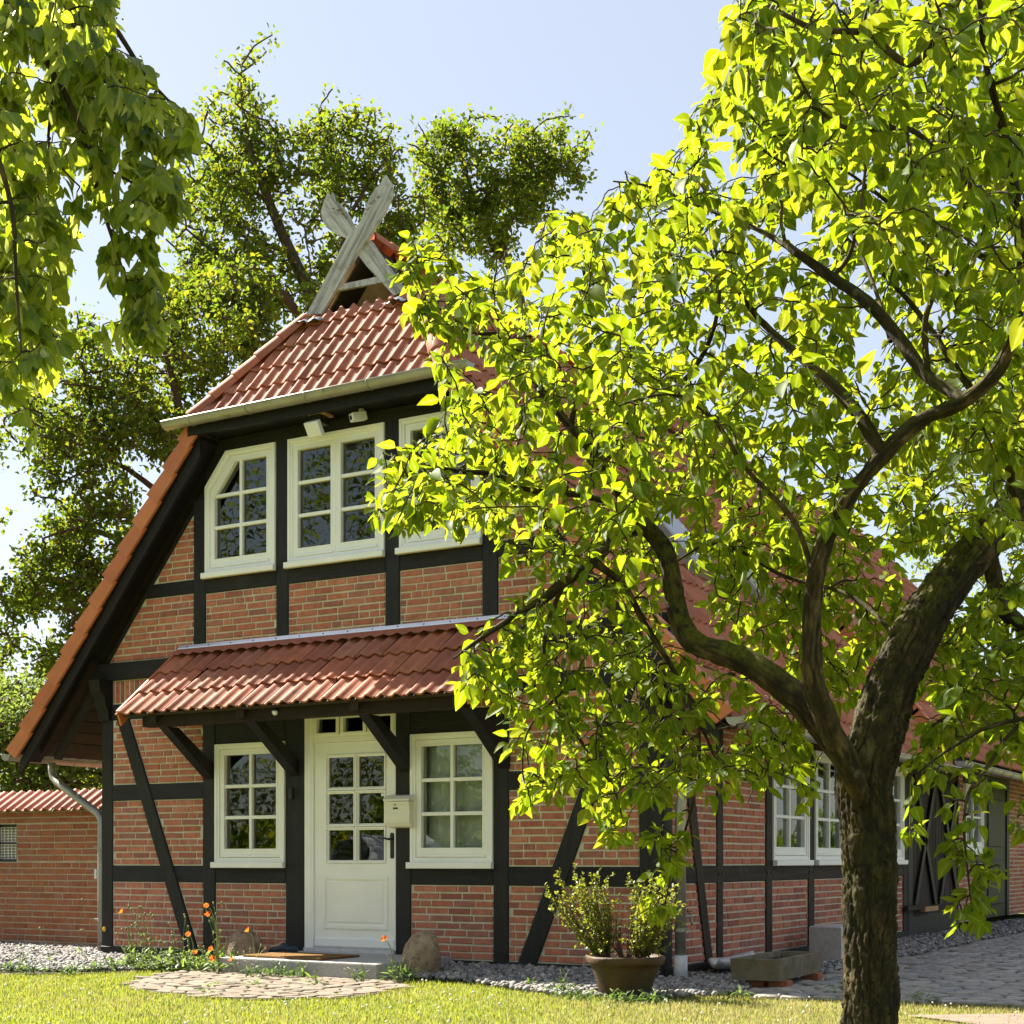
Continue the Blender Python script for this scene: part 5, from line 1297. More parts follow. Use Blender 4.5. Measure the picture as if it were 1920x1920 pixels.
# ---- pear tree in the foreground
def pear_tree():
    base = on_z(1632, 1985, 0); T0 = 6.5
    pt = thing('pear_tree', 'large foreground pear tree with mossy forked trunk and bright backlit leaves', 'tree', at(1632, 1612 + F_PX/6.5, 6.5))
    tr = [(1640, 2045, 6.5, .17), (1634, 1960, 6.5, .130), (1632, 1850, 6.5, .122), (1630, 1700, 6.5, .118), (1628, 1560, 6.5, .120), (1622, 1470, 6.5, .128), (1640, 1390, 6.52, .125), (1668, 1300, 6.56, .118), (1715, 1195, 6.62, .108), (1770, 1105, 6.7, .100), (1840, 1020, 6.8, .090), (1905, 950, 6.9, .078), (1990, 840, 7.1, .062), (2060, 700, 7.3, .05), (2080, 500, 7.3, .035), (2060, 330, 7.2, .02)]
    L = {}
    trunk = limb(tr, .010); bark_tube(trunk, 'trunk', M['bark'], pt, 150, .11, .016, .9, cell=31)
    A = limb([(1612, 1470, 6.5, .06), (1570, 1400, 6.45, .073), (1510, 1325, 6.4, .074), (1440, 1268, 6.42, .070), (1370, 1232, 6.5, .066), (1305, 1205, 6.6, .062), (1274, 1160, 6.7, .057), (1262, 1095, 6.78, .053), (1248, 1030, 6.85, .050), (1215, 990, 6.9, .044), (1168, 940, 6.95, .034), (1130, 870, 7., .03), (1070, 800, 7.05, .026), (1000, 715, 7.15, .021), (950, 650, 7.2, .017), (935, 628, 7.2, .014), (890, 625, 7.15, .010), (835, 608, 7.1, .008), (790, 560, 7.1, .006), (765, 500, 7.1, .004)], .03)
    B = limb([(1618, 1500, 6.36, .045), (1588, 1430, 6.22, .060), (1548, 1350, 6.1, .056), (1522, 1260, 6., .050), (1522, 1160, 5.95, .045), (1534, 1060, 5.9, .043), (1562, 985, 5.85, .040), (1605, 915, 5.8, .038), (1655, 855, 5.75, .036), (1725, 790, 5.7, .034), (1810, 750, 5.6, .032), (1880, 680, 5.5, .03), (1915, 560, 5.4, .027), (1912, 430, 5.3, .023), (1890, 280, 5.2, .018), (1850, 120, 5.1, .014), (1830, -60, 5., .010)], .03)
    A[:, 3] *= .86; B[:, 3] *= .88; bark_tube(A, 'limb', M['bark'], pt, 56, .22, .011, 1.2, cell=36); bark_tube(B, 'limb', M['bark'], pt, 48, .22, .010, .6, cell=36)
    more = [
        [(1655, 855, 5.75, .033), (1618, 790, 5.8, .028), (1570, 730, 5.9, .024), (1500, 670, 6., .018), (1425, 600, 6.1, .013), (1380, 540, 6.1, .008)],
        [(1810, 750, 5.6, .024), (1740, 705, 5.8, .025), (1690, 640, 5.9, .027), (1625, 565, 6., .025), (1560, 520, 6.1, .022), (1500, 478, 6.15, .019), (1472, 456, 6.2, .016)],
        [(1740, 705, 5.8, .014), (1735, 600, 5.75, .012), (1770, 520, 5.7, .010), (1818, 450, 5.6, .007), (1790, 330, 5.6, .005)],
        [(1560, 520, 6.1, .010), (1592, 480, 6.05, .009), (1612, 400, 6., .007), (1628, 270, 6., .005)],
        [(1215, 990, 6.9, .028), (1160, 1005, 6.8, .027), (1112, 1052, 6.7, .028), (1060, 1090, 6.6, .027), (1010, 1130, 6.55, .022), (950, 1165, 6.5, .016), (890, 1205, 6.45, .010), (850, 1235, 6.4, .006)],
        [(1180, 965, 6.95, .02), (1100, 930, 7., .018), (1000, 920, 7.05, .016), (930, 890, 7.1, .015), (870, 885, 7.1, .012), (800, 880, 7.1, .009), (740, 930, 7.1, .006), (700, 965, 7.1, .004)],
        [(1112, 1052, 6.7, .02), (1170, 1100, 6.75, .017), (1215, 1180, 6.8, .015), (1265, 1260, 6.8, .012), (1310, 1350, 6.75, .010), (1350, 1430, 6.7, .007), (1420, 1470, 6.6, .004)],
        [(1060, 1090, 6.6, .012), (1030, 1160, 6.6, .010), (1020, 1230, 6.6, .009), (1040, 1310, 6.6, .007), (1095, 1400, 6.6, .005), (1150, 1470, 6.6, .004)],
        [(1310, 1350, 6.75, .009), (1310, 1450, 6.7, .007), (1290, 1540, 6.65, .006), (1265, 1610, 6.6, .005), (1248, 1690, 6.6, .003)],
        [(1040, 1310, 6.6, .006), (990, 1370, 6.6, .005), (980, 1450, 6.55, .004), (1000, 1510, 6.55, .003)],
        [(1095, 1400, 6.6, .005), (1150, 1480, 6.5, .0045), (1170, 1550, 6.5, .003)],
        [(1850, 1010, 6.8, .045), (1862, 1080, 6.85, .042), (1882, 1140, 6.85, .040), (1930, 1185, 6.8, .036), (1990, 1240, 6.7, .028), (2010, 1330, 6.5, .02), (1930, 1345, 6.3, .012), (1850, 1365, 6.2, .010), (1780, 1405, 6.1, .008), (1720, 1450, 6.1, .005)],
        [(1930, 1345, 6.3, .011), (1890, 1380, 6.2, .009), (1850, 1440, 6.15, .008), (1815, 1490, 6.1, .007), (1808, 1560, 6.1, .006), (1815, 1640, 6.1, .004), (1825, 1730, 6.1, .003)],
        [(2010, 1330, 6.5, .012), (1950, 1460, 6.2, .008), (1930, 1560, 6.2, .005)],
        [(1830, -60, 5., .012), (1760, 60, 4.9, .013), (1706, 120, 4.9, .013), (1640, 72, 4.9, .012), (1612, 60, 4.9, .011), (1537, 56, 4.9, .009), (1489, 37, 4.9, .008), (1425, 0, 4.95, .006), (1380, -40, 5., .004)],
        [(1912, 430, 5.3, .012), (1800, 330, 5.1, .010), (1720, 250, 5., .009), (1669, 240, 5., .009), (1597, 244, 5., .008), (1530, 199, 5., .006), (1481, 109, 5., .004)],
        [(1670, 640, 5.92, .010), (1640, 540, 6.1, .008), (1590, 430, 6.3, .007), (1500, 330, 6.5, .006), (1410, 260, 6.6, .005), (1370, 150, 6.6, .003)],
        [(1500, 478, 6.15, .012), (1420, 430, 6.4, .010), (1320, 390, 6.6, .008), (1220, 350, 6.7, .006), (1150, 340, 6.8, .004)],
        [(1070, 800, 7.05, .015), (1090, 690, 7., .013), (1105, 590, 7., .010), (1090, 490, 7., .007), (1060, 420, 7., .004)],
        [(1130, 870, 7., .012), (1260, 740, 6.6, .012), (1330, 640, 6.5, .010), (1350, 520, 6.5, .008), (1330, 430, 6.6, .005)],
        [(1530, 1100, 5.92, .012), (1490, 980, 5.9, .011), (1400, 880, 5.8, .009), (1340, 790, 5.7, .008), (1260, 740, 5.6, .006), (1160, 760, 5.5, .004)],
        [(1700, 1215, 6.6, .012), (1600, 1120, 6.9, .010), (1470, 1080, 7.2, .009), (1330, 1020, 7.4, .007), (1180, 1130, 7.5, .005)],
        [(2060, 700, 7.3, .025), (1960, 560, 7., .02), (1840, 480, 6.9, .016), (1720, 420, 7., .012), (1600, 330, 7.1, .008), (1480, 260, 7.1, .005)],
        [(1905, 950, 6.9, .03), (1880, 830, 6.6, .022), (1800, 700, 6.6, .016), (1700, 560, 6.8, .012), (1560, 420, 7., .008)],
    ]
    limbs = [trunk[len(trunk)//2:], A[len(A)//4:], B[len(B)//3:]]
    for q in more:
        l = limb(q, .03); limbs.append(l); bark_tube(l, 'limb' if q[0][3] > .024 else 'branch', M['bark'], pt, 10 if q[0][3] < .02 else 24, .22, .003 if q[0][3] > .018 else 0, .5, cell=45)
    tw = Twigs(limbs)
    nod = [([(1690, 1000), (1500, 960), (1480, 1300), (1560, 1560), (1700, 1560), (1720, 1380), (1900, 1000)], 6.75),
           ([(1200, 960), (1200, 1240), (1420, 1340), (1560, 1420), (1560, 1290), (1330, 1160), (1300, 960)], 6.95),
           ([(1570, 1400), (1570, 1960), (1700, 1960), (1700, 1400)], 99), ([(1480, 1000), (1490, 1300), (1600, 1450), (1600, 1000)], 6.2)]
    up = [(1395, -80), (1365, 60), (1345, 170), (1285, 225), (1255, 295), (1180, 318), (1135, 360), (1050, 395), (1010, 445), (930, 462), (880, 520), (815, 490), (790, 560), (830, 620), (800, 720), (860, 790), (790, 830), (730, 880), (690, 950), (720, 1000), (850, 985), (930, 970), (1000, 1020), (1200, 1040), (1940, 1020), (1980, -80)]
    low = [(930, 1000), (1000, 1090), (920, 1160), (845, 1220), (860, 1280), (930, 1270), (960, 1400), (980, 1510), (1030, 1500), (1080, 1450), (1130, 1560), (1180, 1560), (1215, 1480), (1280, 1480), (1330, 1490), (1440, 1470), (1520, 1500), (1560, 1430), (1500, 1330), (1380, 1260), (1250, 1200), (1240, 1010)]
    midr = [(1290, 1000), (1330, 1150), (1500, 1270), (1560, 1330), (1620, 1290), (1700, 1100), (1700, 1000)]
    right = [(1690, 1300), (1700, 1420), (1760, 1420), (1850, 1350), (1920, 1420), (1960, 1400), (1960, 1000), (1850, 1080), (1760, 1150)]
    masks = [([(1940, -80), (1940, 1000), (2200, 900), (2420, 500), (2350, 0), (2150, -250), (1600, -300), (1400, -80)], 230, 5.8, 8.0), (up, 900, 5.6, 7.9), (up, 680, 7.2, 9.2), ([(1380, -40), (1340, 160), (1480, 330), (1700, 520), (1940, 640), (1960, -60)], 210, 4.6, 5.6), ([(1000, 560), (900, 700), (1050, 900), (1300, 880), (1500, 700), (1300, 560)], 28, 5.2, 6.2),
             ([(720, 840), (690, 950), (740, 1000), (900, 960), (1000, 900), (980, 800), (860, 800)], 34, 6.7, 7.3), ([(745, 470), (735, 560), (800, 620), (900, 640), (900, 540), (800, 430)], 34, 6.8, 7.3),
             (low, 480, 6.2, 7.8), (midr, 170, 6.9, 8.4), (right, 190, 6.1, 7.6),
             ([(1215, 1560), (1270, 1500), (1310, 1510), (1275, 1640), (1245, 1720), (1200, 1710), (1235, 1640)], 13, 6.5, 6.75),
             ([(1780, 1430), (1850, 1440), (1860, 1600), (1850, 1720), (1800, 1730), (1780, 1560)], 26, 5.95, 6.3), ([(1900, 1380), (1960, 1380), (1960, 1560), (1900, 1540)], 8, 6., 6.4), ([(1690, 1420), (1760, 1400), (1730, 1550), (1695, 1560)], 7, 6.5, 6.9),
             ([(800, 440), (770, 470), (760, 520), (800, 500)], 4, 7.0, 7.2), ([(1370, 10), (1345, 130), (1280, 215), (1300, 260), (1420, 240), (1450, 40)], 26, 6.3, 6.9)]
    tg = crown_targets(masks, nod); le = np.concatenate([l[len(l)*2//3::4, :3] for l in limbs[3:]]); tg = np.concatenate([tg, le + rand_unit(len(le))*rng.uniform(.05, .2, len(le))[:, None]]); tw.grow(tg, .10)
    for q in tw.paths: q[:, 3] *= 1.35
    tw.mesh('twigs', M['bark'], pt, 5)
    P, D = tw.leaf_sites(.036, 2, .15); n = len(P)
    keep = np.ones(n, bool); px, py, dep = proj_np(P)
    for z, lim in nod: keep &= ~(in_poly(px, py, z) & (dep < lim - .05))
    tq = at(1632, 1612, 6.5); sh = np.array([SUN_DIR.x, SUN_DIR.y]); shn = np.linalg.norm(sh); sh = sh/shn; rel = P[:, :2]-np.array([tq.x, tq.y])
    along = rel @ sh; off = rel @ np.array([-sh[1], sh[0]]); zh = P[:, 2]-along*SUN_DIR.z/shn                    # leaves cut out along the sun's path to light the trunk
    keep &= ~((along > .2) & (np.abs(off-.08) < .19) & (zh > -.05) & (zh < 1.25))
    P, D = P[keep], D[keep]; n = len(P)
    out = rand_unit(n); Dl = D*.55 + out*.85 + np.array([0, 0, -.55]); Dl /= np.linalg.norm(Dl, axis=1)[:, None]
    S = rng.uniform(.036, .094, n)*(1+.25*(rng.random(n) < .12)); pet = rng.uniform(.018, .04, n)
    N = rand_unit(n)*.75 + np.array([0, 0, 1.0]); PB = P + Dl*pet[:, None] + np.array([0, 0, -.008])
    put_leaves(PB, Dl, N, S, 'pear', M['pear_leaf'], pt, 'leaf', 'leaves', 300)
    # leaf stalks
    V, T = [], []; a = P; b = PB; sd = np.cross(Dl, rand_unit(n)); sd /= np.linalg.norm(sd, axis=1)[:, None]+1e-9; sd *= .0011
    V = np.stack([a-sd, a+sd, b+sd, b-sd], 1).reshape(-1, 3); o = np.arange(n)*4; np_mesh('leaf_stalks', V, np.stack([o, o+1, o+2, o+3], 1), M['stem'], pt, [('rnd', np.repeat(rng.random(n), 4))], kind='stuff')
    # hanging young pears
    for a, b_, d in ((905, 655, 7.0), (1180, 905, 6.4), (1395, 1090, 6.9)):
        c = at(a, b_-600+600, d); b = MB(); b.lathe([(.002, .05), (.006, .048), (.010, .03), (.017, .0), (.015, -.016), (.004, -.022)], c, 10); b.build('young_pear', M['stem'], pt, smooth=True)
pear_tree()

# ---- linden reaching in from the upper left
def linden_tree():
    lt = thing('linden_tree', 'drooping linden branches with heart-shaped leaves and pale bracts at upper left', 'tree', at(-560, 1612 + F_PX/5.6, 5.6))
    trunk = limb([(-560, 2110, 5.6, .22), (-560, 1700, 5.6, .18), (-560, 1200, 5.6, .165), (-550, 700, 5.6, .15), (-540, 200, 5.6, .13), (-540, -300, 5.6, .11), (-530, -800, 5.6, .07)], .03); bark_tube(trunk, 'trunk', M['oak_bark'], lt, 40, .08, .006)
    hang = [[(-545, 250, 5.6, .06), (-400, -20, 5.6, .05), (-250, -120, 5.6, .04), (-100, -90, 5.6, .03), (0, 20, 5.6, .018), (45, 60, 5.55, .014), (100, 135, 5.5, .012), (140, 215, 5.5, .011), (172, 290, 5.5, .010), (180, 350, 5.5, .009), (205, 430, 5.5, .007), (228, 500, 5.5, .005), (250, 560, 5.5, .003)],
            [(100, 135, 5.5, .007), (95, 210, 5.5, .006), (92, 275, 5.5, .005), (120, 320, 5.5, .004), (150, 350, 5.5, .003)], [(175, 300, 5.5, .006), (215, 325, 5.5, .005), (260, 350, 5.5, .0045), (300, 390, 5.5, .003)],
            [(-400, -20, 5.6, .03), (-250, 60, 5.3, .022), (-120, 120, 5.2, .016), (-30, 240, 5.1, .012), (20, 380, 5.1, .009), (30, 520, 5.1, .006), (40, 660, 5.1, .003)],
            [(-250, -120, 5.6, .03), (-80, -220, 5.9, .024), (80, -120, 6., .018), (200, 30, 6., .012), (280, 150, 6., .008), (350, 220, 6., .004)],
            [(-540, 200, 5.6, .05), (-380, 160, 5.9, .034), (-200, 200, 6.1, .024), (-60, 330, 6.2, .016), (40, 480, 6.2, .010), (90, 620, 6.2, .005)],
            [(-80, -220, 5.9, .02), (60, -60, 5.6, .014), (150, 60, 5.5, .010), (230, 160, 5.5, .006), (300, 250, 5.5, .003)]]
    limbs = [limb(h, .04) for h in hang]
    for l, h in zip(limbs, hang): bark_tube(l, 'limb' if h[0][3] > .025 else 'branch', M['bark'], lt, 10, .08, 0)
    tw = Twigs([l[len(l)//4:] for l in limbs])
    m1 = [(-60, -80), (170, -80), (205, 0), (240, 95), (290, 170), (330, 225), (375, 225), (390, 255), (330, 280), (300, 330), (320, 400), (230, 400), (180, 300), (120, 290), (130, 400), (110, 560), (100, 660), (50, 720), (-80, 720)]
    m2 = [(180, 440), (240, 420), (320, 500), (330, 560), (290, 620), (240, 610), (215, 520)]
    tg = crown_targets([(m1, 330, 5.1, 6.2), ([(-60, -80), (165, -80), (240, 140), (150, 290), (100, 560), (60, 700), (-60, 700)], 60, 5.8, 6.6), (m2, 30, 5.4, 5.7), ([(290, 290), (345, 310), (340, 400), (280, 400)], 12, 5.4, 5.8), ([(-700, -300), (-100, -300), (-100, 700), (-700, 700)], 14, 5., 6.6)])
    le = np.concatenate([l[len(l)//2::3, :3] for l in limbs[1:]] + [limbs[0][len(limbs[0])*2//3::3, :3]]); tg = np.concatenate([tg, le + rand_unit(len(le))*rng.uniform(.06, .2, len(le))[:, None] + np.array([0, 0, -.08])])
    tw.grow(tg, .06); tw.mesh('twigs', M['bark'], lt)
    P, D = tw.leaf_sites(.062, 2, .25); n = len(P)
    Dl = D*.3 + rand_unit(n)*.75 + np.array([0, 0, -.95]); Dl /= np.linalg.norm(Dl, axis=1)[:, None]; S = rng.uniform(.042, .085, n)
    N = rand_unit(n)*.8 + np.array([0, 0, .55]) + np.array([.3, -.6, 0]); PB = P + Dl*rng.uniform(.02, .05, n)[:, None]
    put_leaves(PB, Dl, N, S, 'linden', M['linden_leaf'], lt, 'leaf', 'leaves', 300)
    i = rng.random(n) < .9; P2 = P[i]; k = len(P2); D2 = rand_unit(k)*.35 + np.array([0, 0, -1.]); D2 /= np.linalg.norm(D2, axis=1)[:, None]
    put_leaves(P2, D2, rand_unit(k), rng.uniform(.06, .12, k), 'bract', M['bract'], lt, 'bract', 'bracts', 0)
    # small round flower buds on thin stalks below the bracts
    kk = min(900, k); j = rng.integers(0, k, kk); c = P2[j] + D2[j]*.10 + rng.normal(0, .015, (kk, 3)); V = (IV[None]*.0042 + c[:, None]).reshape(-1, 3)
    np_mesh('flower_buds', V, (IF[None] + (np.arange(kk)*len(IV))[:, None, None]).reshape(-1, 3), M['bract'], lt, [('rnd', np.repeat(rng.random(kk), len(IV)))], kind='stuff')
linden_tree()

# ---- trees behind the house
def far_tree(name, label, base, limbs_px, masks, per, size, mat='oak_leaf', kind='oak', spread=.42, group='trees behind the cottage', rscale=1., gap=1.15):
    t = thing(name, label, 'tree', base, group)
    limbs = [limb([(a, b, d, r*rscale) for a, b, d, r in l], .25) for l in limbs_px]
    tm = None; Vs = []
    for i, l in enumerate(limbs): bark_tube(l, 'trunk' if i == 0 else 'limb', M['oak_bark'], t, 12, .12, 0)
    tw = Twigs(limbs); masks = [(m[0], int(m[1]*3.0), m[2], m[3]) for m in masks]; tg = crown_targets(masks, (), gap, -.06); lp = np.concatenate([l[len(l)//2::2, :3] for l in limbs[1:]] + [limbs[0][-len(limbs[0])//5:, :3]]); tg = np.concatenate([tg, lp + rand_unit(len(lp))*rng.uniform(.1, .6, len(lp))[:, None]]); tw.grow(tg, .06, maxl=6, seg=6, rtip=.012)
    for q in tw.paths: q[:, 3] = np.clip(q[:, 3]*1.3, .015, .05)
    tw.mesh('twigs', M['oak_bark'], t, 4)
    P, D = tw.leaf_sites(.085, max(1, per//6), .45); E_ = np.array([q[-1, :3] for q in tw.paths]); E_ = np.repeat(E_, per//3, 0); k = len(P)
    P = np.concatenate([P + rng.normal(0, spread*.42, (k, 3)), E_ + rand_unit(len(E_))*(rng.random(len(E_))**.5*spread*1.15)[:, None]]); n = len(P)
    D = rand_unit(n) + np.array([0, 0, -.2]); N = rand_unit(n)*.8 + np.array([0, 0, 1.])
    put_leaves(P, D, N, rng.uniform(size*.65, size*1.35, n), kind, M[mat], t, 'leaf', 'crown', 0, 1., None)
    return t
far_tree('oak_tree', 'tall oak behind the cottage, its pointed top just left of the gable ornament', at(640, 1650, 27),
    [[(640, 1650, 27, .38), (636, 1100, 27, .34), (622, 800, 27, .3), (590, 585, 27, .24), (545, 475, 27, .19), (505, 380, 27, .15), (472, 290, 27, .10), (455, 200, 27, .06), (452, 140, 27, .03)],
     [(622, 760, 27, .2), (560, 590, 26.5, .16), (480, 515, 26, .12), (400, 470, 25.8, .07), (350, 430, 25.6, .03)], [(600, 640, 27, .18), (640, 480, 27.4, .14), (640, 380, 27.6, .10), (620, 290, 27.8, .06), (600, 210, 27.8, .03)],
     [(505, 380, 27, .08), (440, 330, 27, .05), (390, 270, 27, .03)], [(640, 430, 27.4, .08), (700, 330, 27.4, .05), (740, 280, 27.4, .03)], [(545, 475, 27, .09), (450, 440, 27.4, .06), (380, 400, 27.6, .03)], [(636, 700, 27.3, .1), (720, 520, 27.6, .06), (770, 430, 27.6, .03)]],
    [([(452, 108), (430, 140), (418, 185), (398, 225), (400, 290), (345, 330), (350, 400), (480, 400), (540, 350), (530, 260), (500, 220), (490, 130)], 80, 26, 28), ([(600, 188), (570, 235), (572, 300), (590, 380), (690, 380), (735, 330), (745, 265), (690, 225), (640, 215)], 58, 26.6, 28.6),
     ([(335, 400), (340, 500), (450, 540), (560, 640), (640, 560), (660, 420), (560, 390), (450, 400)], 85, 25.5, 28), ([(690, 380), (680, 430), (740, 480), (790, 470), (800, 400), (760, 370)], 30, 27, 28.4)], 26, .105, spread=.22, rscale=.55)
far_tree('oak_tree', 'round-topped oak behind the cottage, right of the gable ornament', at(1000, 1650, 31),
    [[(1000, 1650, 31, .36), (990, 900, 31, .3), (975, 560, 31, .2), (930, 470, 31, .15), (900, 420, 31, .11), (880, 340, 31, .07), (850, 270, 31, .03)], [(975, 560, 31, .14), (940, 440, 31, .12), (985, 390, 31, .09), (1040, 330, 31, .05), (1060, 270, 31, .03)], [(900, 420, 31, .07), (840, 390, 31, .05), (800, 330, 31, .03)],
     [(930, 470, 31, .07), (870, 470, 31, .05), (830, 450, 31, .03)]],
    [([(848, 230), (815, 250), (790, 290), (795, 350), (830, 400), (930, 400), (940, 330), (900, 270), (895, 235)], 70, 30, 32), ([(985, 245), (945, 270), (930, 330), (960, 390), (1040, 370), (1090, 340), (1075, 250), (1055, 240), (1020, 265)], 62, 30, 32), ([(790, 400), (820, 480), (900, 490), (1000, 450), (1040, 390), (930, 390), (840, 390)], 40, 30, 32)], 26, .115, spread=.23, rscale=.5)
far_tree('oak_tree', 'broad oak filling the sky left of the cottage roof', at(300, 1700, 24),
    [[(300, 1700, 24, .42), (310, 1300, 24, .36), (330, 1050, 24, .3), (345, 850, 24, .2), (330, 740, 24, .13), (300, 620, 24, .07), (290, 520, 24, .04)], [(345, 850, 24, .16), (280, 770, 23.6, .11), (200, 730, 23.4, .07), (120, 720, 23.2, .03)], [(330, 1050, 24, .14), (220, 1010, 23.5, .10), (150, 990, 23.4, .07), (80, 1010, 23.2, .03)],
     [(345, 850, 24, .15), (400, 760, 24.4, .11), (460, 690, 24.6, .06), (490, 620, 24.6, .03)], [(320, 1180, 24, .12), (200, 1150, 23.8, .08), (90, 1140, 23.6, .04), (30, 1150, 23.5, .03)], [(330, 950, 24, .12), (240, 880, 24, .08), (170, 850, 24, .04)], [(310, 1250, 24, .1), (200, 1260, 24, .06), (110, 1280, 24, .03)]],
    [([(340, 520), (250, 560), (130, 600), (110, 700), (200, 800), (340, 800), (470, 720), (510, 640), (480, 560), (410, 530)], 120, 22.8, 25.2), ([(0, 720), (0, 840), (60, 880), (120, 870), (200, 830), (260, 780), (130, 700)], 46, 22.6, 24.6), ([(120, 820), (190, 900), (110, 960), (60, 1060), (230, 1060), (330, 920), (400, 780), (300, 780)], 82, 23, 25),
     ([(0, 1095), (0, 1240), (60, 1300), (140, 1240), (240, 1080), (260, 1000), (120, 1030), (70, 1070)], 76, 22.8, 24.6), ([(80, 870), (60, 905), (75, 925), (110, 900), (120, 870)], 5, 23, 23.6), ([(-160, 700), (0, 720), (0, 1240), (-160, 1240)], 50, 23, 25), ([(440, 480), (330, 500), (340, 640), (520, 680), (540, 640), (500, 540)], 50, 24, 26)], 30, .098, spread=.22, rscale=.5)
far_tree('willow_bush', 'pale yellow-green leafy bush behind the garden wall', at(90, 1700, 20.5),
    [[(90, 1700, 20.5, .1), (95, 1500, 20.5, .08), (80, 1380, 20.5, .05), (60, 1300, 20.5, .03)], [(95, 1500, 20.5, .06), (160, 1420, 20.5, .04), (190, 1380, 20.5, .02)], [(95, 1520, 20.5, .05), (20, 1420, 20.3, .03), (-30, 1350, 20.2, .02)]],
    [([(-60, 1290), (20, 1270), (70, 1290), (110, 1330), (230, 1350), (240, 1540), (-60, 1540)], 130, 19.6, 21.4), ([(-160, 1290), (-60, 1290), (-60, 1540), (-160, 1540)], 26, 19.6, 21.4)], 54, .075, 'hedge_leaf', 'simple', .30, 'shrubs behind the garden wall', gap=.0)
far_tree('oak_tree', 'oak crown beyond the barn roof, seen through gaps in the pear leaves', at(1990, 1700, 46),
    [[(1990, 1700, 46, .4), (1980, 1200, 46, .34), (1960, 900, 46, .2), (1920, 700, 46, .1)], [(1960, 950, 46, .14), (1840, 820, 46, .08)], [(1960, 950, 46, .14), (2060, 800, 46, .08)]],
    [([(1700, 760), (1660, 900), (1700, 1060), (2000, 1150), (2180, 1000), (2150, 720), (1980, 600), (1800, 650)], 110, 44, 48)], 30, .17, spread=.6, gap=.6)
# trees and a car on the other side of the garden, mirrored in the window panes
def garden_tree(x, y, h, rad, n, label):
    t = thing('garden_tree', label, 'tree', (x, y, 0), 'trees across the garden')
    bark_tube(spline([(x, y, -.1, .3), (x+.1, y, h*.3, .24), (x-.1, y+.1, h*.6, .16), (x, y, h*.92, .04)], .4), 'trunk', M['oak_bark'], t, 12, .1)
    for k in range(7):
        a = rng.uniform(0, 6.28); z = h*rng.uniform(.3, .75); bark_tube(spline([(x, y, z, .09), (x+math.cos(a)*rad*.5, y+math.sin(a)*rad*.5, z+rad*.3, .06), (x+math.cos(a)*rad*.9, y+math.sin(a)*rad*.9, z+rad*.45, .02)], .4), 'limb', M['oak_bark'], t, 7, .1)
    cl = rand_unit(90)*(rng.random(90)**.4)[:, None]*np.array([rad, rad, h*.42]) + np.array([x, y, h*.58]); k = n//90; C = np.repeat(cl, k, 0); P = C + rand_unit(len(C))*(rng.random(len(C))**.4*.95)[:, None]
    put_leaves(P, rand_unit(len(P)), rand_unit(len(P))*.8 + np.array([0, 0, 1.]), rng.uniform(.09, .18, len(P)), 'simple', M['oak_leaf'], t, 'leaf', 'crown', 0, 1., None)
for i, (x, y, h, rad, n) in enumerate(((-19, -12.5, 12, 4.2, 16000), (-14.5, -18, 14, 4.6, 16000), (-25, -7, 13, 4.5, 16000), (-31, -14, 15, 5, 14000))):
    garden_tree(x, y, h, rad, n, ['leafy tree across the garden, mirrored in the ground-floor panes', 'tall leafy tree across the garden behind the parked car', 'leafy tree at the far left of the garden, mirrored in the gable panes', 'far tree at the end of the row across the garden'][i])
def far_hedge():  # hedge added out of view so the low panes mirror dark leaves
    t = thing('reflection_hedge', 'unseen hedge added across the garden to darken reflections low in the panes', 'hedge', (-20, -20, 0)); n = 40000
    u = rng.random(n); base = np.stack([-34 + 32*u, -9 - 14*u, np.zeros(n)], 1); P = base + np.stack([rng.normal(0, .5, n), rng.normal(0, .5, n), rng.random(n)**.8*3.4], 1)
    put_leaves(P, rand_unit(n), rand_unit(n)*.8 + np.array([0, 0, 1.]), rng.uniform(.08, .16, n), 'simple', M['oak_leaf'], t, 'leaf', 'foliage', 0, 1., None)
    bark_tube(spline([(-34, -9, .25, .12), (-18, -16, .3, .14), (-2, -23, .25, .12)], 1.), 'stems', M['oak_bark'], t, 8, .2)
far_hedge()
def far_wood():
    n = 26000; a = rng.uniform(0, 2*np.pi, n); r = rng.uniform(85, 110, n); top = 7 + 3*np.sin(a*9) + 2*np.sin(a*23+1) + 1.2*np.sin(a*51)
    P = np.stack([r*np.cos(a), r*np.sin(a), rng.random(n)**.8*top], 1)
    put_leaves(P, rand_unit(n), rand_unit(n)*.8 + np.array([0, 0, 1.]), rng.uniform(.9, 1.9, n), 'simple', M['oak_leaf'], None, 'leaf', 'far_wood', 0)
far_wood()
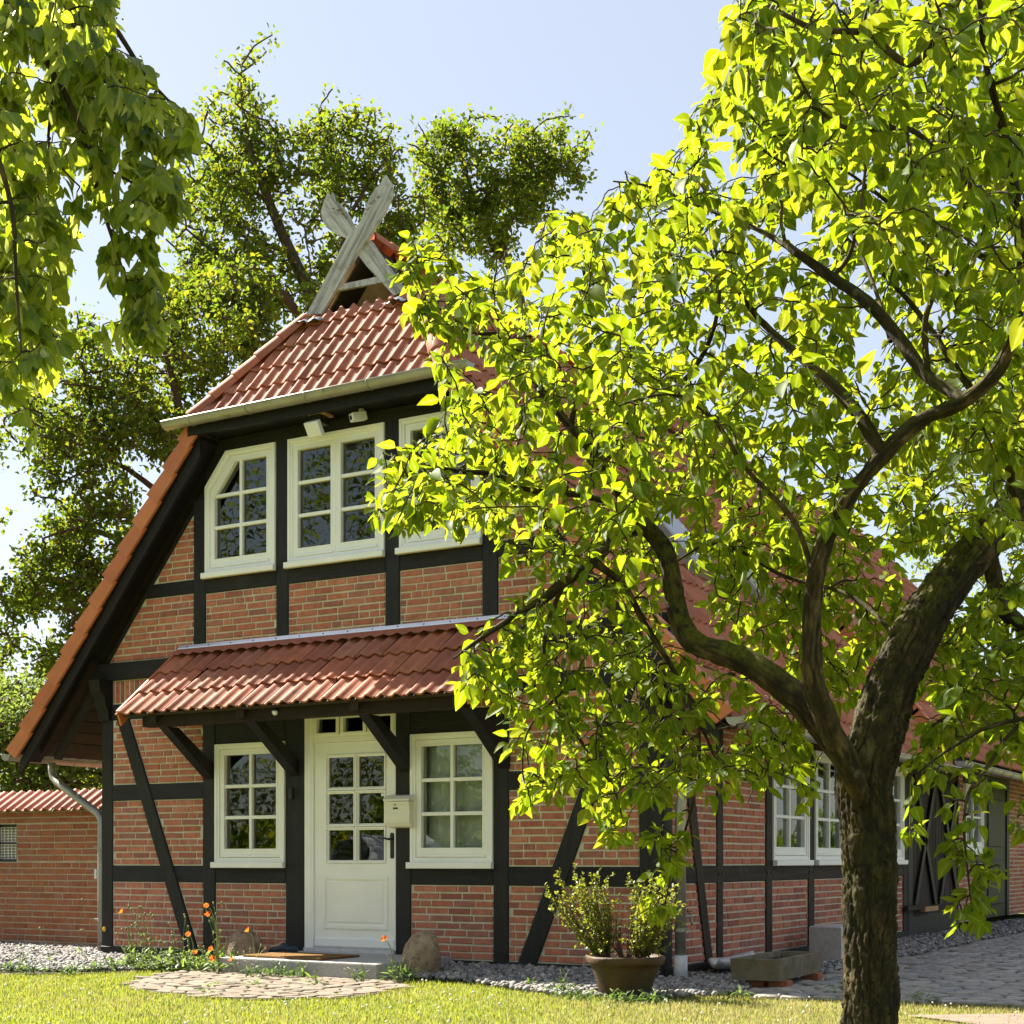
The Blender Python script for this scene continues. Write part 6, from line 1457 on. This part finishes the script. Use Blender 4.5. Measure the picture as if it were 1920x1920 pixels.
def car():
    c = thing('parked_car', 'white hatchback parked across the garden, mirrored in the front door glass', 'car', (-12.2, -13.2, 0))
    Rm = Matrix.Rotation(R(38), 4, 'Z'); Rm.translation = Vector((-12.2, -13.2, 0)); f = lambda x, y, z: Rm @ Vector((x, y, z))
    prof = [(-2.05, .35), (-2.1, .62), (-2.02, .86), (-1.2, .98), (-.55, 1.38), (.0, 1.5), (.9, 1.48), (1.6, 1.28), (1.95, .95), (2.05, .7), (2.0, .35)]
    b = MB(); n = len(prof); vs = []; W = [(.80, 0), (.88, 1), (.88, 2), (.80, 0)]
    for y, s in ((-.82, .97), (-.70, 1.0), (.70, 1.0), (.82, .97)):
        for x, z in prof: vs.append(f(x*s, y*(1 if z < 1 else .86), z if abs(y) < .75 else z*.975))
    fs = [(j*n+i, j*n+i+1, (j+1)*n+i+1, (j+1)*n+i) for j in range(3) for i in range(n-1)] + [tuple(range(n)), tuple(reversed(range(3*n, 4*n))), (0, n, 2*n, 3*n)]
    b.add(vs, fs); b.build('body', M['car_white'], c, smooth=False)
    for q in ([(-1.12, 1.02), (-.52, 1.37), (-.52, 1.02)], [(-.46, 1.02), (-.46, 1.40), (.35, 1.42), (.35, 1.02)], [(.42, 1.02), (.42, 1.42), (.95, 1.39), (1.45, 1.22), (1.5, 1.02)]):
        for s in (-1, 1): b = MB(); b.prism([f(x, s*.80*(1 if z < 1.1 else .90), z) for x, z in q], Rm.to_3x3() @ Vector((0, s*.02, 0))); b.build('side_window', M['dark_glass'], c)
    b = MB(); b.prism([f(-1.17, -.62, 1.0), f(-1.17, .62, 1.0), f(-.58, .56, 1.37), f(-.58, -.56, 1.37)], Rm.to_3x3() @ Vector((-.03, 0, .03))); b.build('windscreen', M['dark_glass'], c)
    for x in (-1.3, 1.3):
        for s in (-1, 1):
            b = MB(); b.tube([f(x, s*.68, .31), f(x, s*.86, .31)], .31, 20); wl = b.build('wheel', M['rubber'], c); b = MB(); b.tube([f(x, s*.80, .31), f(x, s*.87, .31)], .2, 14); b.build('rim', M['zinc'], wl)
    for s in (-1, 1):
        b = MB(); b.tube([f(-2.0, s*.6, .72), f(-2.12, s*.58, .70)], .09, 12); b.build('headlight', M['plastic_white'], c)
car()

# ---- shrubs in the pot
def potted(name, label, c, lean, h, n, mat, leafsize, spread, stems=14, dry=False):
    t = thing(name, label, 'shrub', (c[0], c[1], c[2]), 'shrubs in the terracotta pot'); paths = []
    C = np.array(c)
    for k in range(stems):
        a = rng.uniform(0, 6.28); r = rng.uniform(.1, 1)*spread; top = C + np.array([math.cos(a)*r, math.sin(a)*r*.8, 0]) + np.array(lean)*rng.uniform(.5, 1.1) + np.array([0, 0, h*rng.uniform(.6, 1.12)])
        b0 = C + np.array([math.cos(a), math.sin(a), 0])*.05*rng.random(); m = b0 + (top-b0)*.5 + rng.normal(0, .025, 3) + np.array([math.cos(a)*r*.2, math.sin(a)*r*.2, 0])
        paths.append(spline([(*b0, .005), (*m, .004), (*top, .002)], .05))
    tw = Twigs(paths); tw.paths = list(paths)
    tg = np.concatenate([p[rng.integers(len(p)//5, len(p), 9), :3] for p in paths]); tg = tg + rand_unit(len(tg))*rng.uniform(.04, .12, len(tg))[:, None] + np.array([0, 0, .03]); tw.grow(tg, .0, seg=5, rtip=.0011)
    tw.mesh('stems', M['twig'], t, 4, None)
    if dry: return t
    P, D = tw.leaf_sites(.011, 2, .1); i = rng.permutation(len(P))[:n]; P, D = P[i], D[i]; k = len(P)
    Dl = D*.7 + rand_unit(k)*.9; put_leaves(P, Dl, rand_unit(k)*.8+np.array([0, 0, .8]), rng.uniform(leafsize*.6, leafsize*1.4, k), 'simple', M[mat], t, 'leaf', 'foliage', 0, 1.15, None)
    return t
potted('potted_shrub', 'wispy yellow-green shrub on the left side of the terracotta pot', PC + Vector((-.15, -.03, .27)), (-.30, 0, 0), .56, 6000, 'shrub_leaf', .024, .24, 34)
potted('potted_shrub', 'denser yellow-green shrub on the right side of the terracotta pot', PC + Vector((.13, .0, .27)), (.17, 0, 0), .52, 9000, 'shrub_leaf', .024, .25, 36)
potted('dry_shrub', 'bare brown twigs in the middle of the terracotta pot', PC + Vector((0, .03, .27)), (.0, 0, 0), .30, 0, 'shrub_leaf', .02, .10, 16, True)

# ---- poppies and weeds
def stalk(p0, p1, bend, r=.003):
    p0, p1 = Vector(p0), Vector(p1); m = (p0+p1)/2 + Vector(bend); return [p0, p0*.5+m*.5, m, m*.4+p1*.6 + Vector(bend)*.15, p1]
def leaf_tuft(parent, c, n, size, h, mat, name='foliage', kind='weed', spread=.08):
    a = rng.uniform(0, 6.28, n); r = rng.uniform(0, spread, n); P = np.stack([c[0]+np.cos(a)*r, c[1]+np.sin(a)*r, c[2]+rng.uniform(0, h, n)], 1)
    D = np.stack([np.cos(a), np.sin(a), rng.uniform(-.1, 1.0, n)], 1) + rng.normal(0, .25, (n, 3)); N = rand_unit(n)*.4 + np.array([0, 0, 1.])
    put_leaves(P, D, N, rng.uniform(size*.6, size*1.3, n), kind, M[mat], parent, 'leaf', name, 0, 1., None)
def poppy(px, py, y, label, drop=.45, sx=.10, n_leaf=14):
    h = on_y(px, py, y); base = Vector((h.x + sx, y + .03, 0))
    t = thing('poppy', label, 'flower', base, 'orange poppies along the front wall')
    b = MB(); st_ = stalk(base, h, (sx*.25, 0, max(.05, h.z*.28)), .003); b.tube(st_, [.005, .0045, .004, .0036, .003], 5); b.build('stem', M['stem'], t, smooth=True)
    b = MB(); ax = Vector((random.uniform(-.5, .1), -.55, .55)).normalized(); s = ax.cross(Vector((0, 0, 1))).normalized(); u = s.cross(ax)
    for k in range(4):
        a0 = k*math.pi/2 + random.uniform(-.2, .2); rr = .031*random.uniform(.8, 1.15); vs = [h]
        for j in range(5):
            th = a0 + (j-2)*.42; e = s*math.cos(th)+u*math.sin(th); vs.append(h + e*rr*.62 + ax*.016); vs.append(h + e*rr*(1-.06*abs(j-2)) + ax*random.uniform(.022, .042))
        fs = [(0, 1+2*j, 3+2*j) for j in range(4)] + [(1+2*j, 2+2*j, 4+2*j, 3+2*j) for j in range(4)]; b.add(vs, fs)
    b.build('petals', M['poppy'], t, smooth=True)
    b = MB(); b.lathe([(.002, -.008), (.008, 0), (.010, .010), (.008, .016)], h + ax*.008, 8); b.build('seed_head', M['stem'], t, smooth=True)
    leaf_tuft(t, base, n_leaf, .075, .10, 'weed_leaf'); return t
for a in ((231, 1711, -.55, 'orange poppy farthest left, its bloom in front of the lower left brick panel', .06), (390, 1701, -.6, 'topmost orange poppy in front of the second black post', .10), (392, 1718, -.62, 'orange poppy just below the topmost one at the second black post', .10), (356, 1755, -.7, 'orange poppy in front of the foot of the left slanting brace', .03),
          (369, 1788, -.85, 'low orange poppy among grey-green leaves left of the boulder', .02), (399, 1782, -.8, 'orange poppy with wide bloom right of the low leafy clump', .05), (401, 1801, -.95, 'lowest orange poppy at the gravel edge left of the doorstep', .04), (467, 1747, -.75, 'orange poppy in front of the ochre boulder', .05), (436, 1801, -1.25, 'small orange poppy at the left end of the granite step', .03), (722, 1763, -1.25, 'small orange poppy before the foot of the white door', .07)):
    poppy(a[0], a[1], min(a[2], -1.02-.25*random.random()) if a[0] < 430 else a[2], a[3], sx=a[4])
def weed(px, y, h, label, stems=6, tilt=-.05, mat='weed_leaf', buds=True, leaves=26, spread=.10, size=.08, group='tall weeds along the front wall', name='weed_plant'):
    p = on_y(px, 1700, y); base = Vector((p.x, y, 0)); t = thing(name, label, 'plant', base, group); b = MB(); bd = MB(); P = []
    for k in range(stems):
        tip = base + Vector((tilt*random.uniform(.5, 2.5) + random.uniform(-.10, .10), random.uniform(-.08, .08), h*random.uniform(.65, 1.05)))
        q = stalk(base + Vector((random.uniform(-.05, .05), random.uniform(-.05, .05), 0)), tip, (random.uniform(-.02, .04), 0, h*.05)); b.tube(q, [.0042, .0036, .003, .0026, .002], 4)
        if buds: bd.lathe([(.001, -.018), (.009, -.008), (.010, .005), (.003, .014)], tip, 6)
        P += [q[1], q[2]]
    b.build('stems', M['stem'], t, smooth=True, kind='stuff')
    if buds: bd.build('buds', M['stem'], t, smooth=True, kind='stuff')
    leaf_tuft(t, base, leaves, size, min(.16, h*.45), mat, 'foliage', 'weed', spread)
    k = len(P)*2; A = np.repeat(np.array([v[:] for v in P]), 2, 0); put_leaves(A, rand_unit(k)+np.array([0, 0, .3]), rand_unit(k)*.5+np.array([0, 0, 1.]), rng.uniform(.03, .06, k), 'weed', M[mat], t, 'leaf', 'stem_leaves', 0, 1., None)
W_ = [(252, -.62, .42, 'bushy light-green weed in front of the lower left brick panel', 8, -.04), (285, -.55, .62, 'tall wispy seed stalks before the middle of the lower left panel', 11, -.10), (322, -.75, .34, 'leafy weed with nodding bud left of the slanting brace foot', 6, -.04), (352, -.70, .52, 'pair of upright bud stalks before the slanting brace', 5, -.07),
      (372, -.95, .24, 'grey-green leafy weed at the gravel edge below the second post', 5, 0), (408, -.60, .66, 'tall bending stalks right of the second black post', 8, -.05), (428, -1.0, .22, 'low weed just left of the ochre boulder', 5, 0), (272, -.95, .20, 'low spreading weed at the left lawn edge', 5, 0), (340, -1.05, .20, 'low weed beside the stone path edge', 5, 0), (305, -.98, .24, 'small bushy weed before the lower left panel', 5, 0), (462, -1.28, .26, 'thin weed leaning over the left end of the step', 4, .04),
      (395, -1.10, .16, 'silvery low weed at the path edge below the poppies', 4, 0), (232, -.75, .18, 'small weed left of the wispy seed stalks', 4, 0)]
for a in W_: weed(a[0], on_z(a[0], 1818 + (a[1]+.9)*-12).y, a[2]*.95, a[3], a[4], a[5], leaves=44, size=.10, spread=.12)
for px, py, h, lab in ((20, 1822, .14, 'low weeds at the far left edge of the gravel bed'), (62, 1826, .16, 'low weed cluster near the left lawn edge, right of the far-left weeds'), (128, 1826, .13, 'small weed between the two tall stalks by the garden wall'), (178, 1822, .14, 'small weed at the foot of the downpipe'), (205, 1820, .16, 'small weed below the left corner post')):
    weed(px, on_z(px, py).y, h, lab, 4, 0, 'weed_dark', False, 34, .12, .07)
weed(97, on_z(97, 1826).y, .52, 'tall thistle-like weed in front of the garden wall, left one', 1, -.02, leaves=12, spread=.05, size=.06); weed(152, on_z(152, 1815).y, .66, 'tall nodding weed in front of the garden wall beside the downpipe', 1, -.02, leaves=12, spread=.05, size=.06); weed(40, on_z(40, 1826).y, .26, 'small weed in the gravel at the far left', 3, 0, leaves=10, spread=.06, size=.05)
D_ = [(520, -1.32, .17, 'dark feathery weed in front of the granite step, left part', 60, .17), (560, -1.30, .16, 'dark feathery weed in front of the middle of the granite step', 60, .16), (480, -1.36, .15, 'dark feathery weed at the front left corner of the granite step', 46, .14), (668, -1.32, .15, 'little weed at the right front of the granite step', 24, .08), (760, -1.12, .20, 'feathery weed in front of the right boulder', 40, .11), (736, -1.22, .24, 'upright weed between step and right boulder', 26, .06),
      (1052, -1.62, .20, 'green weed in the gravel left of the pot', 40, .12), (992, -1.12, .08, 'tiny round weed tuft in the gravel left of the pot', 30, .05), (1160, -1.86, .13, 'trailing weeds at the foot of the pot', 60, .17), (1222, -1.75, .10, 'low weeds on the right of the pot foot', 50, .16), (1085, -1.80, .11, 'low weeds on the left of the pot foot', 44, .14)]
for px, y, h, lab, n, sp in D_: weed(px, y, h, lab, 5, 0, 'weed_dark', False, n, sp, .06, 'low dark weeds by the step and pot', 'low_weed')
for px, py, lab in ((390, 1862, 'single green weed growing in the stone path, left'), (590, 1846, 'green weed in the stone path before the step'), (478, 1852, 'small weed tuft in the middle of the stone path'), (1550+20, 1866, 'weed tuft in the cobbles left of the pear trunk'), (1712, 1882, 'weed tuft in the cobbles right of the pear trunk'), (1735, 1880, 'second weed tuft in the cobbles right of the pear trunk'), (1360, 1880, 'grassy tuft at the lawn edge below the trough'), (1390, 1872, 'tall grass blades at the cobble edge below the trough')):
    p = on_z(px, py); t = thing('weed_tuft', lab, 'plant', p, 'weeds between the paving stones'); leaf_tuft(t, p, 16, .07, .06, 'weed_leaf', 'foliage', 'weed', .05)
